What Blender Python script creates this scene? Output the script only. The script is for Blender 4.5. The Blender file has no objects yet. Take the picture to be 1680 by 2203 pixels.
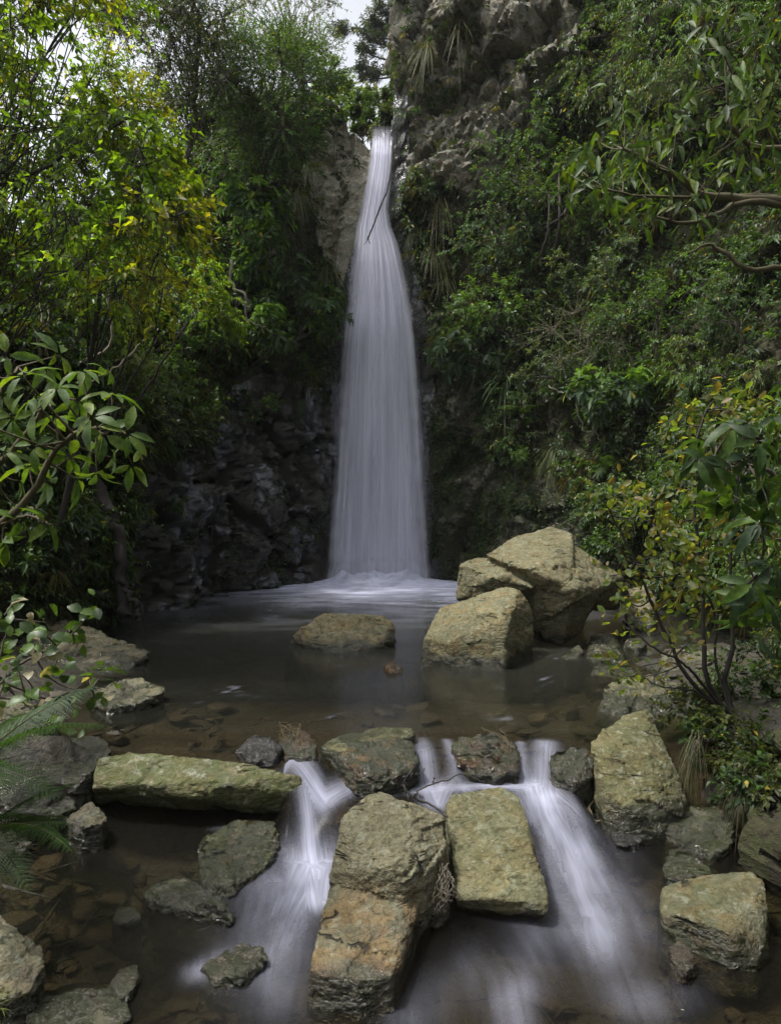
import bpy, bmesh, math, random
import numpy as np
from mathutils import Vector, Matrix
from mathutils.bvhtree import BVHTree

# ------------------------------------------------------------------ camera, sky, sun, exposure
scene = bpy.context.scene
COL = scene.collection
CAMZ, F, UC, VC = 1.3, 1573.0, 840.0, 1101.5
cam_data = bpy.data.cameras.new("camera")
cam_data.sensor_fit = 'VERTICAL'
cam_data.angle_y = 2 * math.atan(VC / F)
cam_data.clip_start, cam_data.clip_end = 0.05, 400
cam = bpy.data.objects.new("camera", cam_data)
cam.location = (0, 0, CAMZ)
cam.rotation_euler = (math.radians(90), 0, 0)
COL.objects.link(cam)
scene.camera = cam

SUN_AZ, SUN_EL = math.radians(-100), math.radians(64)    # veiled sun, high on the left
world = bpy.data.worlds.new("World")
scene.world = world
world.use_nodes = True
wn, wl = world.node_tree.nodes, world.node_tree.links
bg = wn["Background"]
sky = wn.new("ShaderNodeTexSky")
sky.sky_type = 'NISHITA'
sky.sun_disc = False
sky.sun_elevation, sky.sun_rotation = SUN_EL, SUN_AZ
sky.air_density, sky.dust_density, sky.ozone_density = 1.0, 4.0, 1.0
hsv = wn.new("ShaderNodeHueSaturation")
hsv.inputs["Saturation"].default_value = 0.22
wl.new(sky.outputs[0], hsv.inputs["Color"])
wl.new(hsv.outputs[0], bg.inputs["Color"])
bg.inputs["Strength"].default_value = 0.125

sun_data = bpy.data.lights.new("sun", 'SUN')
sun_data.energy, sun_data.angle = 2.0, math.radians(7)
sun_data.color = (1.0, 0.97, 0.91)
sun = bpy.data.objects.new("sun", sun_data)
sdir = Vector((math.sin(SUN_AZ) * math.cos(SUN_EL), math.cos(SUN_AZ) * math.cos(SUN_EL), math.sin(SUN_EL)))
sun.rotation_euler = sdir.to_track_quat('Z', 'Y').to_euler()
COL.objects.link(sun)

vs = scene.view_settings
vs.view_transform, vs.look, vs.gamma, vs.use_curve_mapping = 'Standard', 'None', 1.0, False
vs.exposure = 1.2
scene.render.engine = 'CYCLES'
scene.cycles.max_bounces = 8
scene.cycles.transparent_max_bounces = 24
scene.cycles.diffuse_bounces = 3
scene.cycles.glossy_bounces = 3
scene.cycles.transmission_bounces = 4
scene.cycles.caustics_reflective = False
scene.cycles.caustics_refractive = False

RNG = np.random.default_rng(7)

# ------------------------------------------------------------------ helpers: picture <-> world, noise, meshes
def P(u, v, d):
    return np.array([(u - UC) / F * d, d, CAMZ - (v - VC) / F * d])

def project(p):
    d = np.maximum(p[:, 1], 1e-3)
    return p[:, 0] / d * F + UC, VC - (p[:, 2] - CAMZ) / d * F

REG = {'F': (0, 0, 1, 1), 'R1': (0, 0, .5, .5), 'R2': (840, 0, .5, .5), 'R3': (0, 734, .5, .5), 'R4': (840, 734, .5, .5),
       'R5': (0, 1468, .5, .5), 'R6': (840, 1468, .5, .5), 'Z3': (860.6, 1084.4, .3176, .3176), 'Z4': (636.8, 1635.2, .3381, .3381)}
def pts(reg, rows):
    a, b, c, e = REG[reg]
    return [P(a + c * x, b + e * y, d) for x, y, d in rows]

def near2(reg, rows):
    return pts(reg, [(x, y, d * .985) for x, y, d in rows])
def near(reg, rows):
    return pts(reg, [(x, y, d * .955) for x, y, d in rows])

_perm = np.random.default_rng(1).permutation(256)
_perm = np.concatenate([_perm, _perm, _perm])
_g = np.random.default_rng(2).normal(size=(256, 3))
_g /= np.linalg.norm(_g, axis=1)[:, None]
def perlin(p):
    i = np.floor(p).astype(int); f = p - i; i &= 255
    w = f * f * f * (f * (f * 6 - 15) + 10)
    out = 0
    for dx in (0, 1):
        for dy in (0, 1):
            for dz in (0, 1):
                h = _perm[_perm[_perm[(i[:, 0] + dx) & 255] + ((i[:, 1] + dy) & 255)] + ((i[:, 2] + dz) & 255)]
                g = _g[h]
                dot = g[:, 0] * (f[:, 0] - dx) + g[:, 1] * (f[:, 1] - dy) + g[:, 2] * (f[:, 2] - dz)
                wx = w[:, 0] if dx else 1 - w[:, 0]
                wy = w[:, 1] if dy else 1 - w[:, 1]
                wz = w[:, 2] if dz else 1 - w[:, 2]
                out = out + dot * wx * wy * wz
    return out * 1.6
def fbm(p, o=4):
    s, a = 0, 1.0
    for k in range(o):
        s = s + a * perlin(p * (2.03 ** k) + 17.3 * k); a *= .5
    return s
_rnd = np.random.default_rng(3).random((256, 7))
def facets(p):
    """broken, planar facets: nearest random cell, each with its own tilted plane; also a crack measure"""
    i0 = np.floor(p).astype(int)
    best = np.full(len(p), 9.0); sec = np.full(len(p), 9.0); val = np.zeros(len(p))
    for dx in (-1, 0, 1):
        for dy in (-1, 0, 1):
            for dz in (-1, 0, 1):
                c = i0 + (dx, dy, dz)
                ci = c & 255
                h = _perm[_perm[_perm[ci[:, 0]] + ci[:, 1]] + ci[:, 2]]
                r = _rnd[h]
                q = p - (c + r[:, :3])
                d = np.sqrt((q * q).sum(1))
                m = d < best
                sec = np.where(m, best, np.minimum(sec, d))
                v = r[:, 3] - .5 + ((r[:, 4:7] - .5) * q).sum(1) * 1.1
                val = np.where(m, v, val); best = np.where(m, d, best)
    return val, sec - best
def sstep(a, b, x):
    t = np.clip((x - a) / (b - a), 0, 1)
    return t * t * (3 - 2 * t)
def in_poly(u, v, poly):
    r = np.zeros(len(u), bool); n = len(poly)
    for k in range(n):
        x1, y1 = poly[k]; x2, y2 = poly[(k + 1) % n]
        c = ((y1 > v) != (y2 > v)) & (u < (x2 - x1) * (v - y1) / (y2 - y1 + 1e-9) + x1)
        r ^= c
    return r
def nrm(a):
    return a / np.maximum(np.linalg.norm(a, axis=-1, keepdims=True), 1e-9)

def new_mesh(name, V, tris=None, quads=None, attrs=None, mats=(), smooth=False, uv=None):
    me = bpy.data.meshes.new(name)
    V = np.asarray(V, np.float32)
    me.vertices.add(len(V)); me.vertices.foreach_set("co", V.ravel())
    ls, idx, st = [], [], 0
    for fa, k in ((tris, 3), (quads, 4)):
        if fa is not None and len(fa):
            fa = np.asarray(fa, np.int32)
            ls.append(st + np.arange(len(fa), dtype=np.int32) * k); idx.append(fa.ravel()); st += fa.size
    li = np.concatenate(idx); l0 = np.concatenate(ls)
    me.loops.add(len(li)); me.loops.foreach_set("vertex_index", li)
    me.polygons.add(len(l0)); me.polygons.foreach_set("loop_start", l0)
    if smooth:
        me.polygons.foreach_set("use_smooth", np.ones(len(l0), bool))
    me.update(calc_edges=True)
    for k, a in (attrs or {}).items():
        a = np.asarray(a, np.float32)
        if a.ndim == 2:
            at = me.attributes.new(k, 'FLOAT_COLOR', 'POINT')
            if a.shape[1] == 3:
                a = np.concatenate([a, np.ones((len(a), 1), np.float32)], 1)
            at.data.foreach_set("color", a.ravel())
        else:
            at = me.attributes.new(k, 'FLOAT', 'POINT'); at.data.foreach_set("value", a)
    if uv is not None:
        l = me.uv_layers.new(name="UVMap")
        l.data.foreach_set("uv", np.asarray(uv, np.float32)[li].ravel())
    for m in mats:
        me.materials.append(m)
    return me

def obj(name, me, parent=None, label=None, cat=None, group=None, kind=None, loc=None):
    o = bpy.data.objects.new(name, me)
    COL.objects.link(o)
    if parent is not None:
        o.parent = parent
    if loc is not None:
        o.location = loc
    for k, v in (("label", label), ("category", cat), ("group", group), ("kind", kind)):
        if v:
            o[k] = v
    return o
def grid_quads(nr, nc):
    a = np.arange(nr * nc).reshape(nr, nc)
    return np.stack([a[:-1, :-1], a[:-1, 1:], a[1:, 1:], a[1:, :-1]], -1).reshape(-1, 4)

# ------------------------------------------------------------------ materials
class NT:
    def __init__(s, name):
        s.m = bpy.data.materials.new(name); s.m.use_nodes = True
        s.t = s.m.node_tree; s.t.nodes.clear()
        s.out = s.n("ShaderNodeOutputMaterial")
    def n(s, t, **kw):
        k = s.t.nodes.new(t)
        for a, b in kw.items():
            setattr(k, a, b)
        return k
    def l(s, a, b):
        s.t.links.new(a, b)
    def put(s, sock, v):
        if hasattr(v, "is_linked") or hasattr(v, "links"):
            s.l(v, sock)
        else:
            sock.default_value = v
    def attr(s, name, col=False):
        k = s.n("ShaderNodeAttribute", attribute_name=name)
        return k.outputs["Color" if col else "Fac"]
    def math(s, op, a, b=0.0, clamp=False):
        k = s.n("ShaderNodeMath", operation=op, use_clamp=clamp)
        s.put(k.inputs[0], a); s.put(k.inputs[1], b)
        return k.outputs[0]
    def noise(s, vec, scale, detail=4, rough=.55, dist=0.0):
        k = s.n("ShaderNodeTexNoise")
        s.l(vec, k.inputs["Vector"])
        k.inputs["Scale"].default_value = scale; k.inputs["Detail"].default_value = detail
        k.inputs["Roughness"].default_value = rough; k.inputs["Distortion"].default_value = dist
        return k.outputs["Fac"]
    def ramp(s, x, a, b, lo=0.0, hi=1.0):
        k = s.n("ShaderNodeMapRange", interpolation_type='SMOOTHSTEP')
        s.put(k.inputs["Value"], x)
        k.inputs["From Min"].default_value = a; k.inputs["From Max"].default_value = b
        k.inputs["To Min"].default_value = lo; k.inputs["To Max"].default_value = hi
        return k.outputs["Result"]
    def mix(s, f, a, b, mode='MIX'):
        k = s.n("ShaderNodeMix", data_type='RGBA', blend_type=mode)
        s.put(k.inputs["Factor"], f)
        s.put(k.inputs[6], a if not isinstance(a, tuple) else (*a, 1)); s.put(k.inputs[7], b if not isinstance(b, tuple) else (*b, 1))
        return k.outputs[2]
    def scale(s, vec, sc):
        k = s.n("ShaderNodeVectorMath", operation='MULTIPLY')
        s.l(vec, k.inputs[0]); k.inputs[1].default_value = sc
        return k.outputs[0]
    def pos(s):
        return s.n("ShaderNodeNewGeometry").outputs["Position"]

def mat_rock(name="stone", grain=(13, 15, 30), glint_gloss=False):
    t = NT(name)
    p = t.pos()
    n1 = t.noise(p, 5, 6, .6); n2 = t.noise(p, 38, 5, .65); n3 = t.noise(p, 130, 3, .6)
    lay = t.noise(t.scale(p, grain), 1.0, 5, .62, 1.2)
    seam = t.noise(t.scale(p, (1.2, 1.6, 11.0)), 1.0, 3, .5, .3)
    crack = t.ramp(t.math('ABSOLUTE', t.math('SUBTRACT', seam, .5)), 0.0, 0.016, 0.0, 1.0)
    crack = t.math('MAXIMUM', crack, t.ramp(n1, .58, .54))
    base = t.attr("base", True)
    c = t.mix(t.ramp(n1, .35, .68), base, t.mix(.5, base, (.62, .56, .44), 'MULTIPLY'))
    c = t.mix(t.ramp(lay, .3, .72, 0, .75), c, t.mix(1.0, c, (1.5, 1.45, 1.34), 'MULTIPLY'))
    c = t.mix(t.ramp(n2, .46, .64, 0, .66), c, t.mix(1.0, c, (.34, .33, .28), 'MULTIPLY'))
    c = t.mix(t.ramp(n3, .55, .74, 0, .55), c, t.mix(1.0, c, (1.9, 1.85, 1.7), 'MULTIPLY'))
    rust = t.math('MULTIPLY', t.attr("rust"), t.ramp(t.noise(p, 7, 4, .6, .8), .40, .64))
    c = t.mix(rust, c, t.mix(1.0, c, (1.75, .95, .38), 'MULTIPLY'))
    lich = t.math('MULTIPLY', t.attr("lichen"), t.ramp(t.noise(p, 21, 6, .7), .54, .62))
    c = t.mix(t.math('MULTIPLY', lich, .75), c, (.36, .38, .29))
    mossf = t.math('MULTIPLY', t.attr("moss"), t.ramp(t.noise(p, 14, 5, .65), .36, .56))
    c = t.mix(mossf, c, t.mix(n2, (.035, .050, .010), (.085, .105, .022)))
    c = t.mix(t.ramp(crack, 0, 1, .85, 0), c, (.012, .011, .009))
    wet = t.math('MULTIPLY', t.attr("wet"), t.ramp(t.noise(p, 4, 3, .5), .25, .5, .75, 1))
    c = t.mix(wet, c, t.mix(1.0, c, (.27, .26, .25), 'MULTIPLY'))
    b = t.n("ShaderNodeBsdfPrincipled")
    t.l(c, b.inputs["Base Color"])
    t.l(t.ramp(t.math('SUBTRACT', wet, t.math('MULTIPLY', n2, .35)), 0, .7, .85, .14), b.inputs["Roughness"])
    t.l(t.math('ADD', .35, t.math('MULTIPLY', wet, .4)), b.inputs["Specular IOR Level"])
    h = t.math('ADD', t.math('MULTIPLY', lay, .9), t.math('ADD', t.math('MULTIPLY', n2, .55), t.math('MULTIPLY', n3, .22)))
    h = t.math('ADD', h, t.math('MULTIPLY', crack, .7))
    bp = t.n("ShaderNodeBump"); bp.inputs["Strength"].default_value = 1.0; bp.inputs["Distance"].default_value = .026
    t.l(h, bp.inputs["Height"]); t.l(bp.outputs[0], b.inputs["Normal"])
    if glint_gloss:      # mirror-like patches added to give the wet wall its glints
        gl = t.n("ShaderNodeBsdfGlossy"); gl.inputs["Roughness"].default_value = .09; gl.inputs["Color"].default_value = (.80, .82, .95, 1)
        t.l(bp.outputs[0], gl.inputs["Normal"])
        f = t.math('MULTIPLY', t.ramp(t.noise(t.scale(p, (2.0, 2.0, .7)), 1.0, 4, .6, .8), .53, .59), t.math('MULTIPLY', t.ramp(t.attr("wet"), .8, 1.0), .16))
        mx = t.n("ShaderNodeMixShader"); t.l(f, mx.inputs[0]); t.l(b.outputs[0], mx.inputs[1]); t.l(gl.outputs[0], mx.inputs[2])
        t.l(mx.outputs[0], t.out.inputs["Surface"])
    else:
        t.l(b.outputs[0], t.out.inputs["Surface"])
    return t.m

def mat_leaf(name, rough, trans, spec=.45):
    t = NT(name)
    p = t.pos()
    mo = t.noise(p, 45, 3, .6)
    c = t.mix(1.0, t.attr("col", True), t.mix(t.ramp(mo, .3, .7), (.62, .66, .6), (1.3, 1.22, 1.1)), 'MULTIPLY')
    c = t.mix(t.ramp(t.noise(p, 95, 2, .5), .70, .74, 0, .8), c, (.09, .06, .02))
    b = t.n("ShaderNodeBsdfPrincipled"); t.l(c, b.inputs["Base Color"])
    b.inputs["Roughness"].default_value = rough; b.inputs["Specular IOR Level"].default_value = spec
    tr = t.n("ShaderNodeBsdfTranslucent")
    t.l(t.mix(1.0, c, (1.95, 2.0, .6), 'MULTIPLY'), tr.inputs["Color"])
    mx = t.n("ShaderNodeMixShader"); mx.inputs[0].default_value = trans
    t.l(b.outputs[0], mx.inputs[1]); t.l(tr.outputs[0], mx.inputs[2])
    t.l(mx.outputs[0], t.out.inputs["Surface"])
    return t.m

def mat_bark():
    t = NT("bark")
    p = t.pos()
    n = t.noise(p, 30, 5, .6)
    b = t.n("ShaderNodeBsdfPrincipled")
    t.l(t.mix(1.0, t.attr("col", True), t.mix(n, (.45, .45, .45), (1.6, 1.55, 1.5)), 'MULTIPLY'), b.inputs["Base Color"])
    b.inputs["Roughness"].default_value = .8
    bp = t.n("ShaderNodeBump"); bp.inputs["Strength"].default_value = .5; bp.inputs["Distance"].default_value = .006
    t.l(n, bp.inputs["Height"]); t.l(bp.outputs[0], b.inputs["Normal"])
    t.l(b.outputs[0], t.out.inputs["Surface"])
    return t.m

FOAM = (.66, .68, .86)  # white foam with the blue of the skylight put into its colour
def mat_water(name, tint, murk, rough):
    """clear shallow water over the bed, murky where deep, whitened by foam (vertex masks foam, murk and flow UV)"""
    t = NT(name)
    p = t.pos()
    tr = t.n("ShaderNodeBsdfTransparent"); tr.inputs["Color"].default_value = (*tint, 1)
    df = t.n("ShaderNodeBsdfDiffuse"); df.inputs["Color"].default_value = (*murk, 1)
    body = t.n("ShaderNodeMixShader"); t.l(t.attr("murk"), body.inputs[0])
    t.l(tr.outputs[0], body.inputs[1]); t.l(df.outputs[0], body.inputs[2])
    gl = t.n("ShaderNodeBsdfGlossy"); gl.inputs["Roughness"].default_value = rough
    fr = t.n("ShaderNodeFresnel"); fr.inputs["IOR"].default_value = 1.33
    bp = t.n("ShaderNodeBump"); bp.inputs["Strength"].default_value = .07; bp.inputs["Distance"].default_value = .02
    rip = t.math('ADD', t.noise(t.scale(p, (3.6, 4.6, 1)), 1.0, 3, .5, .5), t.math('MULTIPLY', t.noise(t.scale(p, (14, 26, 1)), 1.0, 2, .5), .15))
    t.l(rip, bp.inputs["Height"]); t.l(bp.outputs[0], gl.inputs["Normal"]); t.l(bp.outputs[0], fr.inputs["Normal"])
    m1 = t.n("ShaderNodeMixShader"); t.l(t.math('MULTIPLY', fr.outputs[0], t.attr("calm"), True), m1.inputs[0])
    t.l(body.outputs[0], m1.inputs[1]); t.l(gl.outputs[0], m1.inputs[2])
    fm = t.n("ShaderNodeBsdfDiffuse"); fm.inputs["Color"].default_value = (*FOAM, 1)
    uvn = t.n("ShaderNodeUVMap", uv_map="UVMap").outputs[0]
    st = t.noise(t.scale(uvn, (1.0, 12, 1)), 3.0, 3, .5, .5)
    fa = t.attr("foam")
    fac = t.math('MULTIPLY', fa, t.ramp(st, .25, .72, .62, 1.08), True)
    m2 = t.n("ShaderNodeMixShader"); t.l(fac, m2.inputs[0])
    t.l(m1.outputs[0], m2.inputs[1]); t.l(fm.outputs[0], m2.inputs[2])
    t.l(m2.outputs[0], t.out.inputs["Surface"])
    return t.m

def mat_fall():
    t = NT("falling_water")
    uvn = t.n("ShaderNodeUVMap", uv_map="UVMap").outputs[0]
    s1 = t.noise(t.scale(uvn, (26, .9, 1)), 1.0, 4, .6, .15)
    s2 = t.noise(t.scale(uvn, (90, 1.6, 1)), 1.0, 3, .6)
    s = t.math('ADD', t.math('MULTIPLY', s1, .8), t.math('MULTIPLY', s2, .2))
    a = t.math('MULTIPLY', t.attr("alpha"), t.ramp(s, .30, .62, .74, 1.0), True)
    df = t.n("ShaderNodeBsdfDiffuse")
    t.l(t.mix(t.ramp(s1, .35, .65), (.80, .80, .94), (.90, .90, .99)), df.inputs["Color"])  # whites carry a lavender tint that stands for skylight
    tl = t.n("ShaderNodeBsdfTranslucent"); tl.inputs["Color"].default_value = (.88, .88, .97, 1)
    m0 = t.n("ShaderNodeMixShader"); m0.inputs[0].default_value = .45
    t.l(df.outputs[0], m0.inputs[1]); t.l(tl.outputs[0], m0.inputs[2])
    tr = t.n("ShaderNodeBsdfTransparent")
    m1 = t.n("ShaderNodeMixShader"); t.l(a, m1.inputs[0])
    t.l(tr.outputs[0], m1.inputs[1]); t.l(m0.outputs[0], m1.inputs[2])
    t.l(m1.outputs[0], t.out.inputs["Surface"])
    return t.m

M_ROCK = mat_rock()
M_GROUND = mat_rock("ground_stone", (13, 13, 13))
M_CLIFF = mat_rock("cliff_stone", (10, 11, 15), True)
M_LEAF = mat_leaf("leaf", .42, .38)
M_LIT = mat_leaf("thin_leaf", .45, .60)
M_GLOSS = mat_leaf("glossy_leaf", .48, .40, .3)
M_GRASS = mat_leaf("grass_blade", .6, .25, .3)
M_BARK = mat_bark()
M_POOL = mat_water("pool_water", (.72, .67, .54), (.036, .037, .028), .17)
M_STREAM = mat_water("stream_water", (.72, .66, .52), (.020, .018, .014), .20)
M_FALL = mat_fall()

# ------------------------------------------------------------------ gorge walls
def ztop_low(y):                       # level of the lower stream
    return -0.25 - 0.14 * np.clip(3.75 - y, -0.2, 5)

COLS = [  # base x, y and profile of (outward offset, height)
    ((-1.9, -3.0), [(0, -1), (.2, 0), (.7, .5), (1.3, 1.0), (2.2, 1.7), (3.5, 2.6), (5, 3.6), (8, 5)]),
    ((-1.9, 1.5), [(0, -1), (.2, 0), (.7, .4), (1.3, .8), (2.2, 1.4), (3.5, 2.2), (5, 3.0), (8, 4)]),
    ((-2.1, 3.0), [(0, -1), (.2, 0), (.6, .3), (1.1, .6), (1.9, 1.1), (3, 1.8), (5, 2.4), (8, 3)]),
    ((-2.75, 4.4), [(0, -1), (.15, 0), (.5, .4), (1.0, .8), (1.8, 1.3), (3, 2.0), (5, 2.7), (8, 3.2)]),
    ((-3.45, 6.2), [(0, -1), (.1, 0), (.3, .6), (.7, 1.2), (1.4, 1.8), (2.6, 2.5), (4.5, 3.2), (8, 3.8)]),
    ((-3.3, 7.8), [(0, -1), (0, 0), (.1, 1), (.25, 2), (.7, 2.8), (1.8, 3.4), (3.5, 3.8), (7, 3.9)]),
    ((-3.15, 9.3), [(0, -1), (0, 0), (.1, 1.2), (.3, 2.3), (.8, 3.2), (1.8, 4.2), (3.5, 4.5), (7, 4.4)]),
    ((-2.75, 11.1), [(0, -1), (0, 0), (.15, 1.2), (.4, 2.6), (.9, 3.6), (1.6, 4.9), (2.8, 5.6), (6, 5.6)]),
    ((-1.95, 12.7), [(0, -1), (0, 0), (.1, 1.2), (.3, 2.6), (.6, 4.0), (1.2, 5.6), (2.0, 7.2), (4.5, 7.2)]),
    ((-1.2, 13.9), [(0, -1), (0, 0), (.1, 1.5), (.2, 3), (.3, 5.0), (.5, 6.8), (.9, 9.3), (3, 10.2)]),
    ((-.75, 14.25), [(0, -1), (0, 0), (.1, 1.5), (.2, 3), (.25, 5.0), (.35, 7.0), (.6, 9.4), (3.5, 10.0)]),
    ((-.22, 14.35), [(0, -1), (0, 0), (.05, 2), (.1, 4), (.2, 6), (.4, 7.8), (.7, 8.75), (3.5, 8.95)]),
    ((.04, 14.35), [(0, -1), (0, 0), (.05, 2), (.1, 4), (.2, 6), (.4, 7.9), (.65, 9.0), (3.0, 9.6)]),
    ((.22, 14.35), [(0, -1), (0, 0), (.05, 2), (.1, 4), (.15, 6), (.3, 8.4), (.4, 11), (1.0, 15.5)]),
    ((.8, 14.2), [(0, -1), (0, 0), (.1, 2), (.2, 4), (.2, 6), (.3, 8.5), (.4, 11), (1.0, 15.5)]),
    ((1.45, 13.4), [(0, -1), (0, 0), (.1, 1.8), (.35, 4), (.45, 6.5), (.55, 9), (.6, 12), (1.2, 16)]),
    ((2.4, 12.0), [(0, -1), (0, 0), (.1, 1.5), (.6, 3), (1.2, 5), (1.5, 8), (1.8, 11.5), (2.5, 15.5)]),
    ((3.3, 10.4), [(0, -1), (0, 0), (.1, 1.2), (.7, 2.6), (1.6, 4.4), (2.2, 7), (2.7, 10), (3.5, 14)]),
    ((3.75, 8.5), [(0, -1), (0, 0), (.2, 1.0), (.8, 2.2), (1.6, 3.8), (2.4, 5.8), (3.2, 8.5), (4.5, 13)]),
    ((3.45, 6.6), [(0, -1), (.1, 0), (.5, .5), (1.1, 1.5), (1.9, 2.9), (2.8, 5), (3.8, 7.5), (5.2, 11)]),
    ((2.55, 5.2), [(0, -1), (.1, 0), (.5, .5), (1.3, 1.2), (2.1, 2.5), (3.1, 4.4), (4.2, 6.5), (5.8, 9)]),
    ((1.80, 3.9), [(0, -1), (.05, -.15), (.2, .2), (.6, .75), (1.8, 1.9), (3.1, 3.6), (4.5, 5.5), (6.5, 8)]),
    ((1.55, 2.5), [(0, -1), (.15, -.2), (.4, .1), (1.0, .6), (2.0, 1.7), (3.3, 3.2), (4.8, 5), (7, 7)]),
    ((1.9, -3.0), [(0, -1), (.2, -.2), (.7, .2), (1.3, .7), (2.2, 1.6), (3.5, 3.0), (5, 4.6), (8, 6.6)]),
]
def smooth_rows(a, k):
    ker = np.hanning(k + 2)[1:-1]; ker /= ker.sum()
    pad = np.pad(a, ((k // 2, k // 2), (0, 0)), mode='edge')
    return np.stack([np.convolve(pad[:, j], ker, 'valid') for j in range(a.shape[1])], 1)

bxy = np.array([c[0] for c in COLS]); prof = np.array([c[1] for c in COLS])
seg = np.r_[0, np.cumsum(np.linalg.norm(np.diff(bxy, axis=0), axis=1))]
NS = 900
_den = np.interp(np.linspace(0, seg[-1], 2000), seg, np.where(bxy[:, 1] > 7, 3.2, np.where(bxy[:, 1] > 3.5, 1.6, .5)))
_cd = np.cumsum(_den); sv = np.interp(np.linspace(_cd[0], _cd[-1], NS), _cd, np.linspace(0, seg[-1], 2000))
B = np.stack([np.interp(sv, seg, bxy[:, k]) for k in (0, 1)], 1)
B = smooth_rows(B, 19)
PR = np.stack([np.interp(sv, seg, prof[:, i, k]) for i in range(8) for k in (0, 1)], 1)
PR = smooth_rows(PR, 15).reshape(NS, 8, 2)
T = np.gradient(B, axis=0); T = smooth_rows(nrm(T), 25); T = nrm(T)
OUT = np.stack([-T[:, 1], T[:, 0]], 1)           # to the left of travel = outward
tk = np.array([0, .07, .2, .34, .5, .66, .83, 1.0]); NTR = 350
tt = np.linspace(0, 1, NTR)
W = np.zeros((NTR, NS, 3))
for j in range(NS):
    o = np.interp(tt, tk, PR[j, :, 0]); z = np.interp(tt, tk, PR[j, :, 1])
    W[:, j, 0] = B[j, 0] + OUT[j, 0] * o; W[:, j, 1] = B[j, 1] + OUT[j, 1] * o; W[:, j, 2] = z
for k in range(3):
    W[:, :, k] = smooth_rows(W[:, :, k], 13)
Wf = W.reshape(-1, 3)
gu = np.gradient(W, axis=1); gv = np.gradient(W, axis=0)
WN = nrm(np.cross(gu, gv).reshape(-1, 3))
flip = (WN[:, 0] * -Wf[:, 0] + WN[:, 1] * (7 - Wf[:, 1])).reshape(NTR, NS).mean() < 0
if flip:
    WN = -WN
uu, vv = project(Wf)
front = Wf[:, 1] > .5
FALL_V = np.array([240, 275, 310, 350, 400, 450, 490, 520, 580, 650, 720, 800, 900, 1000, 1100, 1180, 1250.])
FALL_L = np.array([804, 801, 800, 797, 788, 778, 768, 764, 757, 750, 742, 736, 730, 724, 716, 711, 706.])
FALL_R = np.array([842, 845, 845, 843, 838, 833, 840, 852, 866, 880, 890, 897, 905, 910, 914, 917, 921.])
fl, fr_ = np.interp(vv, FALL_V, FALL_L), np.interp(vv, FALL_V, FALL_R)
near_fall = front & (Wf[:, 1] > 13) & (uu > fl - 35) & (uu < fr_ + 35) & (vv > 200)
POLY_WET = [(300, 1345), (235, 1250), (265, 1040), (385, 985), (500, 830), (560, 805), (640, 830), (728, 850), (745, 1330)]
POLY_TAN = [(655, 345), (715, 262), (808, 258), (800, 380), (775, 500), (735, 620), (690, 520)]
POLY_CLIFF = [(845, -400), (1235, -400), (1245, 60), (1255, 130), (1130, 250), (1095, 330), (1010, 410), (900, 410), (848, 340)]
POLY_MOSS = [(905, 640), (960, 720), (1010, 860), (1090, 1000), (1290, 1080), (1330, 1290), (915, 1300)]
wet_m = in_poly(uu, vv, POLY_WET) & front
tan_m = in_poly(uu, vv, POLY_TAN) & front & (Wf[:, 1] > 13)
cliff_m = in_poly(uu, vv, POLY_CLIFF) & front & (Wf[:, 1] > 10)
moss_m = in_poly(uu, vv, POLY_MOSS) & front & (Wf[:, 1] > 9)
q = Wf * np.array([1, 1, 1.0])
rot = np.array(Matrix.Rotation(.6, 3, 'Y') @ Matrix.Rotation(.35, 3, 'X'))
ql = (q @ rot.T) * np.where(wet_m[:, None], np.array([1, 1, 1.15]), np.array([1, 1, 1.9]))
f1, c1 = facets(ql * .8 + 5); f2, c2 = facets(ql * 2.3 + 11); f3, c3 = facets(ql * 6.0 + 3)
amp = np.where(cliff_m, 1.25, np.where(wet_m, .95, .75)) * np.where(near_fall, .35, 1)
amp *= sstep(0, 3.0, np.abs(Wf[:, 1]) * 0 + 3)
sl = Wf @ np.array([.55, .25, .80]) * 2.1 + .9 * fbm(q * .9 + 60, 3)
si = np.floor(sl); sf = sl - si
strata = (_rnd[(_perm[si.astype(int) & 255]) & 255, 2] - .5) + .55 * (sf - .5)
disp = amp * (np.where(cliff_m, .24, .13) * strata + .40 * f1 + np.where(wet_m, .24, np.where(cliff_m, .11, .12)) * f2 + np.where(wet_m, .10, np.where(cliff_m, .035, .05)) * f3 + .22 * fbm(q * .7, 3) + .03 * fbm(q * 9, 3) - .05 * np.exp(-(c2 / .05) ** 2) - .07 * np.exp(-(c1 / .05) ** 2))
Wd = Wf + WN * disp[:, None]
base = np.tile(np.array([.030, .025, .016]), (len(Wf), 1))
tone = (fbm(q * 1.3 + 40, 3) * .5 + .5)[:, None]
base[wet_m] = (np.array([.024, .023, .024]) * (1 - tone) + np.array([.060, .047, .033]) * tone)[wet_m]
base[tan_m] = (np.array([.33, .32, .28]) * (1 - tone) + np.array([.45, .43, .38]) * tone)[tan_m]
base[cliff_m] = (np.array([.11, .11, .104]) * (1 - tone) + np.array([.29, .285, .27]) * tone)[cliff_m]
base[moss_m] = (np.array([.045, .040, .032]) * (1 - tone) + np.array([.07, .048, .028]) * tone)[moss_m]
nf = near_fall & ~tan_m
base[nf] = (.05, .045, .042)
wet = np.where(wet_m | nf, 1.0, np.where(moss_m, .7, .1))
moss = np.where(moss_m, .8, np.where(cliff_m, .35, np.where(wet_m, .25, .4)))
rust = np.where(cliff_m, .25, np.where(wet_m | moss_m, .55, .1))
lich = np.where(cliff_m, .7, np.where(tan_m, .5, 0.0))
quads = grid_quads(NTR, NS)
if not flip:
    quads = quads[:, ::-1]
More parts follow.
